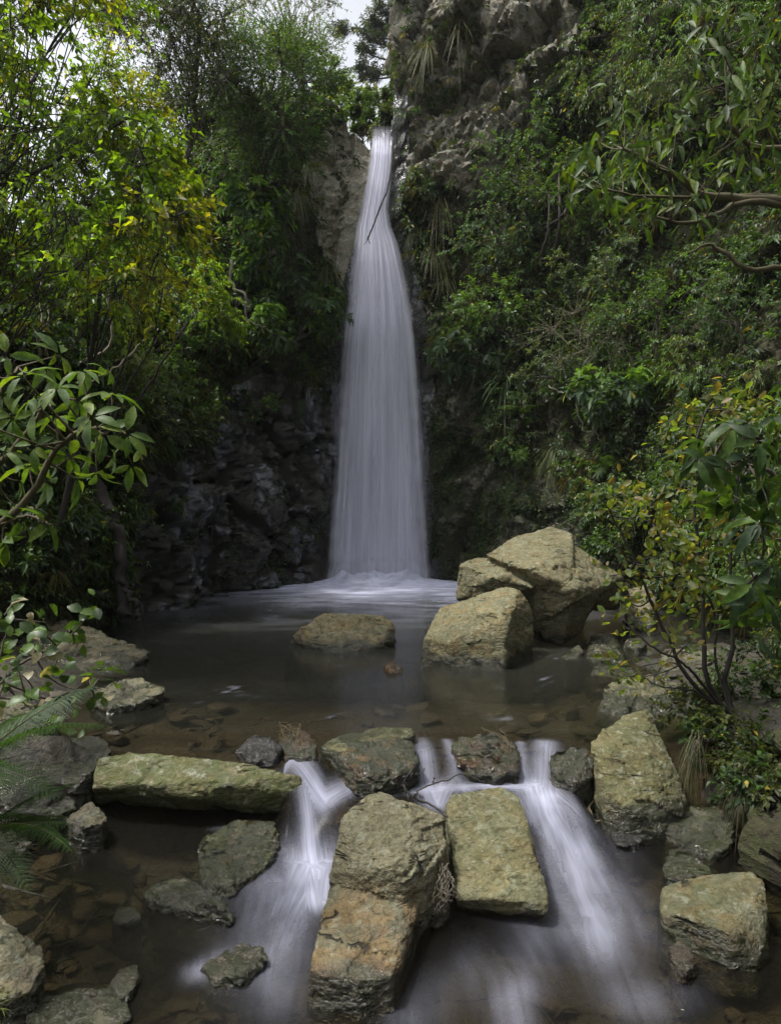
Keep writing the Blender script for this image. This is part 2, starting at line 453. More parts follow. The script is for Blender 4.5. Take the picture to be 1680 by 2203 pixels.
cliff_me = new_mesh("cliff", Wd, quads=quads, mats=[M_CLIFF], smooth=True,
                    attrs=dict(base=base, wet=wet, moss=moss, rust=rust, lichen=lich))
cliff_me.set_sharp_from_angle(angle=math.radians(32))
obj("cliff", cliff_me, kind="structure")
bvh = BVHTree.FromPolygons(Wd[:].tolist(), quads[:, [0, 1, 2, 3]].tolist())
def hit(u, v):
    d = Vector(((u - UC) / F, 1, -(v - VC) / F)).normalized()
    h = bvh.ray_cast(Vector((0, 0, CAMZ)), d)
    if h[0] is None:
        return Vector(P(u, v, 14.0)), Vector((0, -1, 0))
    n = h[1]
    if n.dot(d) > 0:
        n = -n
    return h[0], n

# upland behind the lip of the fall
gx, gy = np.meshgrid(np.linspace(-45, 45, 90), np.linspace(15.6, 90, 90))
gz = 8.6 + .03 * (gy - 15) + np.clip(gx - 1.5, 0, 9) * .22 - np.clip(-gx - 2.0, 0, 14) * .45 + .5 * fbm(np.stack([gx.ravel(), gy.ravel(), gx.ravel() * 0], 1) * .2, 3).reshape(gx.shape) - 2.0 * sstep(4, 9, np.abs(gx)) * sstep(22, 15.6, gy)
up_me = new_mesh("upland", np.stack([gx, gy, gz], -1).reshape(-1, 3), quads=grid_quads(90, 90), mats=[M_ROCK], smooth=True,
                 attrs=dict(base=np.tile((.045, .05, .02), (8100, 1)), wet=np.zeros(8100), moss=np.ones(8100), rust=np.zeros(8100), lichen=np.zeros(8100)))
obj("upland", up_me, kind="structure")

# ------------------------------------------------------------------ stream bed and water
def surf(x, y):
    lo = ztop_low(y)
    yl = y - .19 * sstep(-.50, -.60, x)
    L = lo * (1 - sstep(3.43, 3.87, yl))
    R = np.interp(y, [3.15, 3.4, 3.6, 3.76, 3.86, 3.95, 4.03, 4.08], [-.333, -.235, -.155, -.128, -.112, -.035, -.006, 0]); R = np.where(y < 3.15, lo, R)
    k = sstep(-.42, -.16, x + .03 * np.sin(y * 9))
    R3 = np.interp(y, [3.86, 3.92, 4.0, 4.08], [-.25, -.22, -.04, 0]); R3 = np.where(y < 3.86, lo, R3)
    k3 = sstep(.92, 1.06, x); R = R * (1 - k3) + R3 * k3
    return L * (1 - k) + R * k
def bed_z(x, y):
    pool = -.10 - .50 * sstep(4.6, 8.0, y) * sstep(3.2, 1.6, np.abs(x + .3))
    pool = pool + .26 * sstep(1.3, 2.5, x) * sstep(7.6, 6.0, y) + .28 * sstep(-1.9, -2.6, x) * sstep(7.5, 5.5, y)
    low = ztop_low(y) - .16 - .10 * sstep(.1, -.5, x) * sstep(4, 3, y) + .10 * sstep(1.3, 1.9, x) + .34 * sstep(-1.35, -2.0, x)
    k = sstep(3.75, 4.15, y)
    pts_ = np.stack([x, y, x * 0], -1).reshape(-1, 3)
    n = fbm(pts_ * 2.2, 3).reshape(x.shape) * .05 + fbm(pts_ * 9, 2).reshape(x.shape) * .018
    low = low + .40 * sstep(-1.02, -1.14, x) * np.exp(-((y - 3.97) / .13) ** 2)
    return np.minimum(low * (1 - k) + pool * k + n, np.where((x > -1.0) & (x < 1.25) & (y < 4.6), surf(x, y) - .05, 9))
gx, gy = np.meshgrid(np.arange(-6, 6.01, .06), np.arange(-4, 15.0, .06))
gz = bed_z(gx, gy)
nb = gz.size
bp_ = np.stack([gx, gy, gz], -1).reshape(-1, 3)
tb = (fbm(bp_ * 1.7 + 9, 3) * .5 + .5)[:, None]
bed_me = new_mesh("stream_bed", bp_, quads=grid_quads(*gx.shape), mats=[M_GROUND], smooth=True,
                  attrs=dict(base=np.array([.030, .028, .023]) * (1 - tb) + np.array([.070, .060, .045]) * tb, wet=np.full(nb, .5), moss=np.full(nb, .15), rust=np.full(nb, .15), lichen=np.zeros(nb)))
bed = obj("stream_bed", bed_me, kind="structure")

def ray_low(u, v):
    d = 3.3
    for _ in range(30):
        d = (CAMZ - float(surf(np.array([(u - UC) / F * d]), np.array([d]))[0])) * F / (v - VC)
    return np.array([(u - UC) / F * d, d])
def flow_mask(x, y, lines, npatch):
    """foam strength and flow coordinates (along, across) from soft poly-lines on the water"""
    n = len(x); foam = np.zeros(n); U = x.copy(); Vv = y.copy(); best = np.zeros(n)
    U = -y * 1.0; Vv = x * .30
    for li_, ln in enumerate(lines):
        L = np.array([[*ray_low(u, v), w / F, s] for u, v, w, s in ln])
        L[:, 2] *= L[:, 1]
        acc = 0
        lf = np.zeros(n)
        bd = np.full(n, 1e9); bu = np.zeros(n); bv = np.zeros(n)
        for a, b in zip(L[:-1], L[1:]):
            e = b[:2] - a[:2]; ll = np.linalg.norm(e); e /= max(ll, 1e-6)
            r = np.stack([x - a[0], y - a[1]], 1)
            t = np.clip((r @ e) / ll, 0, 1)
            cr = r[:, 0] * e[1] - r[:, 1] * e[0]
            dx = r - t[:, None] * ll * e
            dist = np.linalg.norm(dx, axis=1)
            w = a[2] + (b[2] - a[2]) * t; s = a[3] + (b[3] - a[3]) * t
            m = s * np.exp(-(dist / w) ** 2 * 1.2)
            lf = np.maximum(lf, m)
            c = dist < bd
            bd = np.where(c, dist, bd); bu = np.where(c, acc + t * ll, bu); bv = np.where(c, cr / np.maximum(w, .01), bv)
            acc += ll
        c = (lf > best) & (li_ < len(lines) - npatch)
        U = np.where(c, bu, U); Vv = np.where(c, bv * .12, Vv); best = np.maximum(best, np.where(c, lf, 0))
        foam = 1 - (1 - foam) * (1 - np.clip(lf, 0, .98))
    return foam, U, Vv

FLOWS = [  # picture position, half width, strength
    [(545, 1620, 10, .05), (585, 1628, 18, .5), (640, 1640, 24, .75), (700, 1662, 26, .75), (760, 1688, 24, .55), (830, 1712, 18, .12)],
    [(640, 1640, 14, .3), (662, 1672, 16, .65), (672, 1720, 20, .85), (688, 1765, 36, .95), (690, 1800, 48, .82), (665, 1860, 54, .58), (635, 1925, 52, .42), (604, 1990, 44, .30), (588, 2060, 40, .16), (575, 2150, 40, .03)],
    [(908, 1588, 14, .25), (918, 1630, 22, .5), (940, 1665, 30, .6), (955, 1692, 30, .5)],
    [(850, 1704, 12, .15), (930, 1698, 13, .6), (1010, 1692, 14, .68), (1090, 1688, 18, .7), (1150, 1690, 28, .6)],
    [(960, 1592, 10, .25), (980, 1630, 16, .38), (1040, 1668, 18, .3)],
    [(1118, 1598, 10, .35), (1130, 1640, 14, .55), (1140, 1690, 28, .65)],
    [(1172, 1598, 26, .3), (1166, 1640, 30, .58), (1158, 1690, 38, .72), (1176, 1745, 46, .58), (1204, 1810, 54, .44), (1232, 1885, 60, .34), (1258, 1960, 66, .30), (1290, 2040, 68, .14), (1320, 2110, 66, .03)],
    [(1150, 1690, 60, .25), (1205, 1830, 110, .36), (1262, 1970, 120, .28), (1310, 2100, 100, .05)],
    [(690, 1775, 60, .22), (625, 1900, 105, .32), (590, 2030, 100, .18), (570, 2140, 90, .03)],
    [(1195, 1712, 30, .4), (1245, 1755, 32, .22), (1280, 1810, 28, .04)],
    [(690, 1790, 46, .45), (630, 1815, 54, .2), (565, 1850, 46, .03)],
    [(1170, 2010, 70, .10), (1130, 2090, 70, .09), (1095, 2150, 44, .26), (1110, 2210, 44, .24)],
    [(880, 2190, 60, .10), (960, 2130, 60, .09), (1040, 2070, 60, .05)],
    [(1380, 2150, 66, .15), (1480, 2140, 50, .04)],
    [(430, 2090, 32, .26), (480, 2070, 42, .18), (600, 2140, 60, .10)],
    [(455, 1782, 10, .05), (520, 1768, 9, .16), (640, 1764, 10, .3)],
]
gx, gy = np.meshgrid(np.arange(-2.6, 2.9, .0135), np.arange(1.2, 4.30001, .0125))
x, y = gx.ravel(), gy.ravel()
foam, fu, fv = flow_mask(x, y, FLOWS, 6)
foam *= np.clip(.85 + .5 * fbm(np.stack([x * 5, y * 3, x * 0], 1), 3), .4, 1.15)
foam *= .68 * sstep(4.28, 4.14, y)
zz = surf(x, y) + .005 * foam * np.clip(.5 + fbm(np.stack([fu * 4, fv * 40, x * 0], 1), 2), -.5, 1.5)
depth = zz - bed_z(gx, gy).ravel()
murk = np.clip(1 - np.exp(-np.clip(depth, 0, 2) * 1.3), 0, .92)
st_me = new_mesh("stream_water", np.stack([x, y, zz], 1), quads=grid_quads(*gx.shape), mats=[M_STREAM], smooth=True,
                 attrs=dict(foam=np.clip(foam, 0, 1), murk=murk, calm=1 - .92 * sstep(.15, .5, np.abs(surf(x, y + .02) - surf(x, y - .02)) / .04)), uv=np.stack([fu, fv], 1))
obj("stream_water", st_me, kind="structure")

gx, gy = np.meshgrid(np.linspace(-4.2, 4.6, 220), np.concatenate([np.arange(4.2875, 12.2, .05), np.arange(12.2, 14.5, .025)]))
gy[0] = gy[0] * 0 + 4.30
gy[0] = 4.2998
x, y = gx.ravel(), gy.ravel()
dfx = np.clip(np.abs(x + .24) - .75, 0, 9); dfy = np.clip(13.75 - y, 0, 9)
dd = np.sqrt((dfx * .62) ** 2 + (dfy * .40) ** 2)
p3 = np.stack([x, y, x * 0], 1)
nz = fbm(p3 * np.array([1.3, 3.6, 1]) + 3, 4)
foam = 1.1 * np.exp(-(dd / .80) ** 2) + .60 * np.exp(-(dd / 1.15) ** 1.8) * np.clip(.55 + nz * 1.1, 0, 1.4)
ang = np.arctan2(y - 13.9, x + .24)
wisp = np.abs(fbm(np.stack([x * 1.1 + .4 * nz, y * .75 + .5 * nz, x * 0 + 8], 1), 3))
wl_ = np.exp(-(wisp / .028) ** 2) * np.clip(fbm(p3 * .9 + 31, 2) * 2.4 - .1, 0, 1)
fine = np.clip(.5 + 1.6 * fbm(p3 * np.array([9, 9, 1]) + 70, 2), 0, 1)
foam += .20 * wl_ * fine * sstep(4.3, 4.6, y)
rho = np.hypot(x + .24, y - 13.9)
depth = -bed_z(gx, gy).ravel()
murk = np.clip(1 - np.exp(-np.clip(depth, 0, 2) * 1.9), 0, .93)
dm = np.hypot(np.clip(np.abs(x + .24) - .60, 0, 9) / .25, (y - 13.62) / .45)
pz = .03 * np.exp(-(dd / .35) ** 2) * np.clip(.5 + nz, 0, 1.2) + (.14 + .10 * fbm(p3 * np.array([5, 5, 1]) + 12, 3)) * np.exp(-dm ** 2)
foam = np.maximum(foam, np.exp(-dm ** 2 * .6))
pool_me = new_mesh("pool_water", np.stack([x, y, pz], 1), quads=grid_quads(*gx.shape), mats=[M_POOL], smooth=True,
                   attrs=dict(foam=np.clip(foam, 0, 1), murk=murk, calm=np.ones(len(x))), uv=np.stack([x * .8 + .3 * nz, y * .035 + .05 * nz], 1))
obj("pool_water", pool_me, kind="structure")

# the fall: a curtain of three shells and a low mound of spray at its foot
def fall_depth(v):
    return np.interp(v, [240, 285, 330, 400, 480, 560, 700, 1250], [15.6, 15.0, 14.72, 14.5, 14.34, 14.20, 14.05, 13.82])
Vs, Qs, As, UVs = [], [], [], []
off = 0
for k, (dep, ex, al) in enumerate([(0, 0, .85), (.10, 2, .80), (-.07, -5, .40)]):
    vr = np.linspace(245, 1250, 300); wr = np.linspace(-.06, 1.06, 130)
    w, v = np.meshgrid(wr, vr)
    L = np.interp(v, FALL_V, FALL_L) - ex; R = np.interp(v, FALL_V, FALL_R) + ex
    u = L + (R - L) * w
    n1_ = fbm(np.stack([w.ravel() * 9, v.ravel() * .0022, np.full(w.size, k * 7.7)], 1), 3).reshape(w.shape)
    n2_ = perlin(np.stack([w.ravel() * 34, v.ravel() * .004, np.full(w.size, k * 3.1)], 1)).reshape(w.shape)
    d = fall_depth(v) + dep - .16 * (1 - (2 * w - 1) ** 2) * sstep(300, 700, v) + .05 * n1_ + .008 * n2_
    pt = np.stack([(u - UC) / F * d, d, CAMZ - (v - VC) / F * d], -1)
    ed = np.minimum(w + .06, 1.06 - w) + .05 * n1_
    ed = ed + .03 * perlin(np.stack([v.ravel() * .03, w.ravel() * 3, np.full(w.size, k * 5.5)], 1)).reshape(w.shape)
    edge = sstep(0.0, .20, ed)
    a = edge * al * np.clip(1 + .55 * n1_ * sstep(420, 700, v), .3, 1.25) * sstep(266, 335, v)
    a = np.maximum(a, edge * sstep(1170, 1245, v) * .8)
    Vs.append(pt.reshape(-1, 3)); Qs.append(grid_quads(*w.shape) + off); As.append(np.clip(a, 0, 1).ravel())
    UVs.append(np.stack([w.ravel() + k * 1.37, (v.ravel() - 245) / 300 + k], 1)); off += w.size
fall_me = new_mesh("waterfall", np.concatenate(Vs), quads=np.concatenate(Qs), mats=[M_FALL], smooth=True,
                   attrs=dict(alpha=np.concatenate(As)), uv=np.concatenate(UVs))
obj("waterfall", fall_me, kind="structure")
# spray hanging over the foot of the fall
t = NT("spray"); 
tc = t.n("ShaderNodeTexCoord").outputs["Object"]
ln_ = t.n("ShaderNodeVectorMath", operation='LENGTH'); t.l(tc, ln_.inputs[0])
den = t.math('MULTIPLY', t.ramp(ln_.outputs["Value"], .15, 1.0, 1.0, 0.0), t.ramp(t.noise(tc, 2.2, 3, .6), .3, .7, .5, 1.3))
pv = t.n("ShaderNodeVolumePrincipled"); pv.inputs["Color"].default_value = (.93, .93, .98, 1)
t.l(t.math('MULTIPLY', den, .2), pv.inputs["Density"]); t.l(pv.outputs[0], t.out.inputs["Volume"])
bm = bmesh.new(); bmesh.ops.create_icosphere(bm, subdivisions=3, radius=1)
me = bpy.data.meshes.new("spray"); bm.to_mesh(me); bm.free(); me.materials.append(t.m)
sp = obj("spray", me, kind="stuff", label="soft white spray drifting over the foot of the waterfall", cat="spray", loc=(-.24, 13.2, .16)); sp.scale = (1.55, .75, .52)

# ------------------------------------------------------------------ rocks
def hull_into(bm, points, ground=None):
    ps = [Vector(p) for p in points]
    if ground is not None:
        c = sum(ps, Vector()) / len(ps)
        ps += [Vector((c.x + (p.x - c.x) * 1.06, c.y + (p.y - c.y) * 1.06, ground)) for p in ps]
    t = bmesh.new()
    for p in ps:
        t.verts.new(p)
    bmesh.ops.convex_hull(t, input=t.verts)
    bmesh.ops.delete(t, geom=[v for v in t.verts if not v.link_faces], context='VERTS')
    bmesh.ops.recalc_face_normals(t, faces=t.faces)
    me = bpy.data.meshes.new("t"); t.to_mesh(me); bm.from_mesh(me); t.free(); bpy.data.meshes.remove(me)

ROCKS = []
def rock(name, label, hulls, base_col, ground=-.45, wetline=0.0, moss=.3, rust=.2, lichen=.3, wet=0.0, seed=0, rough=1.0, layers=2.2, group=None, cat="rock", mossline=.12, parent=None, vox=None):
    bm = bmesh.new()
    for h in hulls:
        g = ground
        if isinstance(h, tuple):
            h, g = h
        hull_into(bm, h, g)
    me = bpy.data.meshes.new("t"); bm.to_mesh(me); bm.free()
    co = np.array([v.co for v in me.vertices]); size = (co.max(0) - co.min(0)).max(); dist = co[:, 1].min()
    o = bpy.data.objects.new("t", me); COL.objects.link(o)
    md = o.modifiers.new("r", 'REMESH'); md.mode = 'VOXEL'; md.voxel_size = vox or max(dist * .0030, size / 190)
    dg = bpy.context.evaluated_depsgraph_get(); ev = o.evaluated_get(dg); m2 = bpy.data.meshes.new_from_object(ev)
    bpy.data.objects.remove(o); bpy.data.meshes.remove(me)
    n = len(m2.vertices)
    V = np.empty(n * 3, np.float32); m2.vertices.foreach_get("co", V); V = V.reshape(-1, 3).astype(float)
    N = np.empty(n * 3, np.float32); m2.vertices.foreach_get("normal", N); N = N.reshape(-1, 3).astype(float)
    rg = random.Random(seed + 11)
    rt = np.array(Matrix.Rotation(rg.uniform(-.5, .5), 3, 'X') @ Matrix.Rotation(rg.uniform(-.5, .5), 3, 'Y') @ Matrix.Rotation(rg.uniform(0, 6), 3, 'Z'))
    lz = (V @ rt.T) * np.array([1, 1, layers]) + seed * 3.7
    s = size
    f1, c1 = facets(lz * (2.6 / s)); f2, c2 = facets(lz * (7.0 / s) + 9); f3, c3 = facets(lz * (17. / s) + 4)
    ds = s * rough * (.036 * f1 + .022 * f2 + .010 * f3 + .006 * fbm(lz * (4 / s), 3) + .006 * fbm(lz * (30 / s), 2)
                      - .012 * np.exp(-(c2 / .06) ** 2) - .008 * np.exp(-(c3 / .07) ** 2))
    V2 = V + N * ds[:, None]
    cen = V2.mean(0).copy(); cen[2] = V2[:, 2].min()
    z = V2[:, 2]; nj = fbm(V * 6, 2)
    wv = np.maximum(wet, sstep(.15, .05, z - wetline + .07 * nj))
    mv = np.clip(moss * (.6 + .4 * N[:, 2]) + .75 * sstep(mossline, .02, z - wetline + .06 * nj) * (moss > 0.05), 0, 1)
    bc = np.tile(np.array(base_col) * np.array([.62, .65, .60]), (n, 1)) * (1 + .18 * f1 + .12 * fbm(V * 3, 2))[:, None]
    m2.vertices.foreach_set("co", (V2 - cen).astype(np.float32).ravel())
    m2.polygons.foreach_set("use_smooth", np.ones(len(m2.polygons), bool))
    for k, a in dict(wet=wv, moss=mv, rust=rust * (sstep(.30, .12, z - wetline + .10 * nj) if seed == 70 else np.ones(n)), lichen=np.full(n, lichen) * (1 - wv)).items():
        m2.attributes.new(k, 'FLOAT', 'POINT').data.foreach_set("value", a.astype(np.float32))
    m2.attributes.new("base", 'FLOAT_COLOR', 'POINT').data.foreach_set("color", np.concatenate([bc, np.ones((n, 1))], 1).astype(np.float32).ravel())
    m2.set_sharp_from_angle(angle=math.radians(46)); m2.materials.clear(); m2.materials.append(M_ROCK); m2.name = name; m2.update()
    o = obj(name, m2, parent, label, cat, group, loc=cen)
    ROCKS.append(o)
    return o

TAN, OLV, GRY, DRK, BRN = (.235, .215, .15), (.27, .25, .165), (.24, .23, .19), (.10, .09, .08), (.22, .165, .11)
# right-hand boulders
rock("boulder", "largest jagged tan boulder with an overhanging top, right of the waterfall's foot", [
    (pts('Z3', [(410, 405, 7.45), (520, 362, 7.7), (640, 368, 7.8), (610, 500, 7.0), (720, 480, 6.95), (565, 612, 7.15), (375, 655, 7.45), (385, 560, 7.45), (900, 570, 6.85), (860, 640, 7.3), (700, 400, 8.4), (420, 420, 8.1), (400, 640, 8.1), (900, 500, 8.4)]), None),
    (pts('Z3', [(570, 340, 7.5), (750, 232, 7.95), (1020, 158, 8.2), (1170, 203, 7.95), (1165, 370, 7.2), (1050, 410, 6.95), (990, 490, 6.85), (800, 420, 7.0), (620, 362, 7.3), (950, 560, 6.95), (1180, 570, 6.8), (700, 480, 7.4), (1150, 240, 8.7), (800, 260, 8.6), (1150, 600, 8.5), (700, 500, 8.5)]), None),
    (pts('Z3', [(850, 560, 7.1), (1000, 520, 6.95), (1185, 580, 6.75), (1195, 720, 6.95), (1215, 880, 7.1), (1100, 965, 7.08), (1000, 945, 7.2), (920, 840, 7.4), (870, 700, 7.4), (1330, 640, 7.1), (1230, 800, 7.15), (900, 900, 8.3), (1230, 850, 8.2), (1000, 500, 8.4), (1300, 600, 8.3)]), None),
    (pts('Z3', [(1180, 288, 7.7), (1250, 338, 7.7), (1420, 430, 7.7), (1512, 490, 7.7), (1500, 590, 7.7), (1480, 700, 7.9), (1360, 560, 7.15), (1330, 650, 7.1), (1200, 480, 7.0), (1190, 570, 6.8), (1300, 720, 7.5), (1200, 350, 8.6), (1500, 520, 8.5), (1450, 700, 8.5)]), None),
], TAN, moss=.25, rust=.22, lichen=.5, seed=1, cat="boulder", rough=.38)
rock("boulder", "tan boulder with a sloping top standing in the pool before the largest boulder", [
    pts('Z3', [(140, 1050, 6.42), (150, 912, 6.38), (270, 698, 6.75), (500, 640, 6.85), (560, 604, 6.85), (720, 555, 6.8), (800, 575, 6.75), (850, 650, 6.7), (900, 730, 6.75), (895, 850, 6.65), (850, 1030, 6.58), (690, 1120, 6.02), (400, 1085, 6.2), (330, 930, 6.18), (480, 862, 6.14), (640, 812, 6.1), (712, 930, 6.02), (770, 700, 6.35)])],
    (.26, .24, .165), moss=.2, rust=.25, lichen=.45, seed=2, cat="boulder", rough=.38)
rock("rock", "flat-topped tan rock alone in the middle of the pool", [
    pts('F', [(617, 1384, 7.2), (645, 1354, 7.1), (690, 1322, 7.25), (704, 1317, 7.25), (800, 1322, 7.35), (846, 1332, 7.3), (848, 1372, 7.1), (820, 1384, 6.9), (760, 1400, 6.8), (710, 1402, 6.8), (655, 1392, 7.0)])],
    (.26, .235, .165), moss=.12, rust=.25, lichen=.45, seed=3, rough=.55)
rock("rock", "small orange-brown rock just breaking the pool surface", [
    pts('F', [(820, 1440, 6.05), (832, 1428, 6.0), (850, 1425, 6.02), (866, 1436, 5.98), (868, 1447, 5.92), (840, 1449, 5.9)])],
    (.26, .17, .07), moss=0, rust=.8, lichen=0, wet=.5, seed=4)
for i, (lab, hp, g) in enumerate([
    ("low wedge-shaped grey rock at the right foot of the largest boulder", [(1200, 1416, 6.6), (1225, 1398, 6.7), (1250, 1384, 6.8), (1254, 1405, 6.6), (1246, 1418, 6.5), (1215, 1421, 6.4)], -.3),
    ("pale grey blocky rock on the shore behind the low wedge-shaped rock", [(1272, 1368, 7.2), (1312, 1360, 7.3), (1342, 1398, 6.9), (1338, 1426, 6.3), (1300, 1425, 6.3), (1284, 1402, 6.6), (1262, 1418, 6.5)], -.3),
    ("flat grey rock at the pool's right edge below the blocky shore rock", [(1263, 1450, 5.95), (1280, 1430, 6.1), (1330, 1432, 6.1), (1390, 1445, 6.0), (1385, 1462, 5.7), (1310, 1463, 5.7), (1275, 1460, 5.75)], -.3),
    ("small rounded rock beside a stem of the yellow-leaved shrub", [(1338, 1388, 7.0), (1348, 1374, 7.1), (1380, 1370, 7.1), (1392, 1384, 6.9), (1370, 1394, 6.75)], -.3),
    ("thin flat stone awash near the pool's right edge", [(1178, 1528, 4.95), (1195, 1516, 5.0), (1240, 1512, 5.02), (1246, 1524, 4.9), (1215, 1531, 4.82)], -.2),
    ("dull submerged stone slab before the olive leaning rock", [(1222, 1558, 4.62), (1255, 1550, 4.65), (1292, 1570, 4.5), (1285, 1584, 4.4), (1240, 1578, 4.4)], -.3)]):
    rock("rock", lab, [pts('F', hp)], (.22, .205, .165) if i != 4 else (.26, .25, .19), ground=g, moss=.15, lichen=.4, rust=.2, seed=10 + i, rough=.9)
rock("rock", "broad pale lichened rock behind the olive leaning rock under the yellow-leaved shrub", [
    pts('F', [(1288, 1530, 4.75), (1296, 1480, 4.9), (1330, 1462, 5.1), (1400, 1452, 5.2), (1470, 1470, 5.1), (1475, 1540, 4.7), (1390, 1560, 4.5), (1310, 1545, 4.66)])],
    (.24, .225, .16), moss=.4, lichen=.5, rust=.15, seed=20)
rock("rock", "grey rock deep in the shade behind the yellow-leaved shrub's stems", [
    pts('F', [(1400, 1440, 5.7), (1440, 1400, 6.0), (1530, 1395, 6.0), (1600, 1430, 5.8), (1640, 1480, 5.3), (1560, 1530, 5.0), (1440, 1490, 5.2)])],
    (.2, .185, .15), moss=.3, lichen=.3, seed=21)
rock("rock", "pale rock half hidden by leaves at the right end of the largest boulder", [
    pts('F', [(1340, 1300, 8.3), (1352, 1268, 8.5), (1392, 1255, 8.6), (1412, 1290, 8.4), (1405, 1345, 8.0), (1350, 1345, 8.0)])],
    (.24, .22, .17), moss=.3, lichen=.5, seed=22)
# the sill of rocks between pool and stream
rock("boulder", "olive lichen-spotted rock leaning beside the right cascade", [
    near('F', [(1272, 1598, 4.1), (1300, 1566, 4.3), (1345, 1537, 4.5), (1396, 1520, 4.55), (1432, 1605, 4.2), (1452, 1652, 4.05), (1480, 1722, 3.9), (1468, 1746, 3.8), (1420, 1757, 3.72), (1345, 1735, 3.72), (1305, 1705, 3.78), (1288, 1668, 3.9), (1310, 1610, 4.0), (1400, 1640, 3.95)])],
    (.20, .188, .12), ground=-.3, moss=.35, lichen=.65, seed=30, wetline=-.25, rough=.45, cat="boulder")
rock("rock", "glistening wet rock between the right cascade and the olive leaning rock", [
    near('F', [(1183, 1640, 4.05), (1190, 1612, 4.12), (1225, 1600, 4.15), (1262, 1602, 4.12), (1276, 1635, 4.05), (1272, 1675, 3.98), (1235, 1686, 3.9), (1200, 1678, 3.95)])],
    (.17, .155, .12), wet=.85, moss=.15, lichen=.3, seed=31)
rock("rock", "wet dark brown rock with a wisp of dead weed, centre right of the sill", [
    near('F', [(968, 1605, 4.2), (985, 1585, 4.25), (1060, 1575, 4.3), (1100, 1592, 4.25), (1116, 1620, 4.15), (1112, 1660, 4.0), (1060, 1670, 3.98), (1020, 1655, 4.02), (985, 1630, 4.1)])],
    (.15, .11, .065), wet=.8, moss=.15, rust=.8, lichen=.2, seed=32)
rock("rock", "rounded brown and olive rock in the middle of the sill", [
    near('F', [(728, 1630, 4.0), (750, 1608, 4.1), (800, 1590, 4.2), (860, 1575, 4.25), (890, 1590, 4.2), (902, 1635, 4.0), (880, 1660, 3.92), (820, 1680, 3.85), (770, 1664, 3.88)])],
    (.26, .21, .12), wet=.25, moss=.35, rust=.6, lichen=.2, seed=33)
rock("rock", "pale olive slab awash just upstream of the rounded middle sill rock", [
    near('F', [(688, 1604, 4.12), (740, 1578, 4.3), (820, 1564, 4.42), (886, 1566, 4.4), (895, 1580, 4.3), (800, 1604, 4.12), (730, 1620, 4.02)])],
    (.30, .29, .17), wet=.4, moss=.4, lichen=.1, seed=34, rough=.6)
rock("rock", "small black wet rock at the left head of the left cascade", [
    near2('F', [(510, 1612, 4.0), (530, 1590, 4.05), (552, 1577, 4.1), (585, 1586, 4.05), (606, 1605, 3.98), (590, 1628, 3.88), (550, 1636, 3.84)])],
    (.075, .07, .072), wet=1, moss=0, lichen=.1, seed=35, ground=-.04)
rock("rock", "brown wet rock capped with dead grass beside the small black rock", [
    near2('F', [(600, 1598, 4.08), (612, 1576, 4.12), (640, 1562, 4.15), (668, 1580, 4.1), (683, 1606, 4.0), (680, 1628, 3.9), (640, 1632, 3.88), (610, 1620, 3.95)])],
    (.13, .10, .06), wet=.85, moss=.15, rust=.7, lichen=.1, seed=36, ground=-.04)
rock("rock", "small reddish-brown rock in the left cascade behind the two-part rock", [
    pts('F', [(690, 1690, 3.85), (712, 1682, 3.88), (745, 1715, 3.75), (760, 1745, 3.62), (730, 1760, 3.6), (700, 1740, 3.66)])],
    (.20, .15, .115), wet=.6, moss=0, rust=.4, lichen=.1, seed=37, ground=-.6)
slab = [(395, 455, 3.67), (400, 400, 3.72), (420, 322, 3.80), (540, 300, 3.87), (700, 312, 3.85), (900, 335, 3.80), (1010, 340, 3.79), (1130, 370, 3.75), (1302, 396, 3.72), (1306, 480, 3.68),
        (1290, 570, 3.70), (1100, 565, 3.70), (900, 546, 3.72), (780, 540, 3.71), (560, 528, 3.78), (400, 510, 3.76), (620, 440, 3.63), (800, 490, 3.62), (1000, 440, 3.64), (430, 420, 3.68),
        (420, 500, 3.98), (540, 500, 4.0), (900, 520, 3.98), (1290, 540, 3.93)]
rock("rock_slab", "long mossy rock slab lying across the left side of the stream like a dam", [(pts('R5', slab), None)],
     (.20, .195, .135), moss=.62, lichen=.7, rust=.2, seed=40, rough=.34, wetline=-.3, mossline=.3, cat="rock")
# left bank rocks
rock("rock", "pale pointed rock with a sunlit top on the left shore of the pool", [
    pts('R3', [(60, 1290, 6.9), (190, 1212, 7.1), (290, 1185, 7.15), (380, 1230, 6.9), (400, 1265, 6.75), (560, 1300, 6.5), (650, 1335, 6.35), (590, 1392, 6.1), (540, 1430, 5.9), (380, 1452, 5.8), (200, 1440, 5.9), (280, 1440, 5.85), (80, 1400, 6.3), (420, 1360, 6.1)])],
    (.28, .26, .205), moss=.15, lichen=.6, seed=50, rough=.7)
rock("rock", "low speckled rock at the water's edge below the pale pointed rock", [
    pts('R5', [(395, 90, 4.9), (400, 20, 5.1), (470, -8, 5.2), (560, -25, 5.3), (640, 5, 5.2), (702, 12, 5.1), (705, 42, 4.98), (600, 88, 4.78), (480, 112, 4.68)])],
    (.25, .235, .175), moss=.3, lichen=.6, seed=51)
rock("rock", "brown-shadowed rock under the leafy sprigs at the left edge", [
    pts('R5', [(-60, 120, 4.2), (0, 88, 4.5), (100, 80, 4.6), (180, 98, 4.5), (250, 150, 4.35), (242, 240, 4.1), (182, 302, 3.95), (100, 292, 3.9), (-60, 260, 4.0)])],
    (.2, .185, .15), moss=.3, lichen=.5, seed=52)
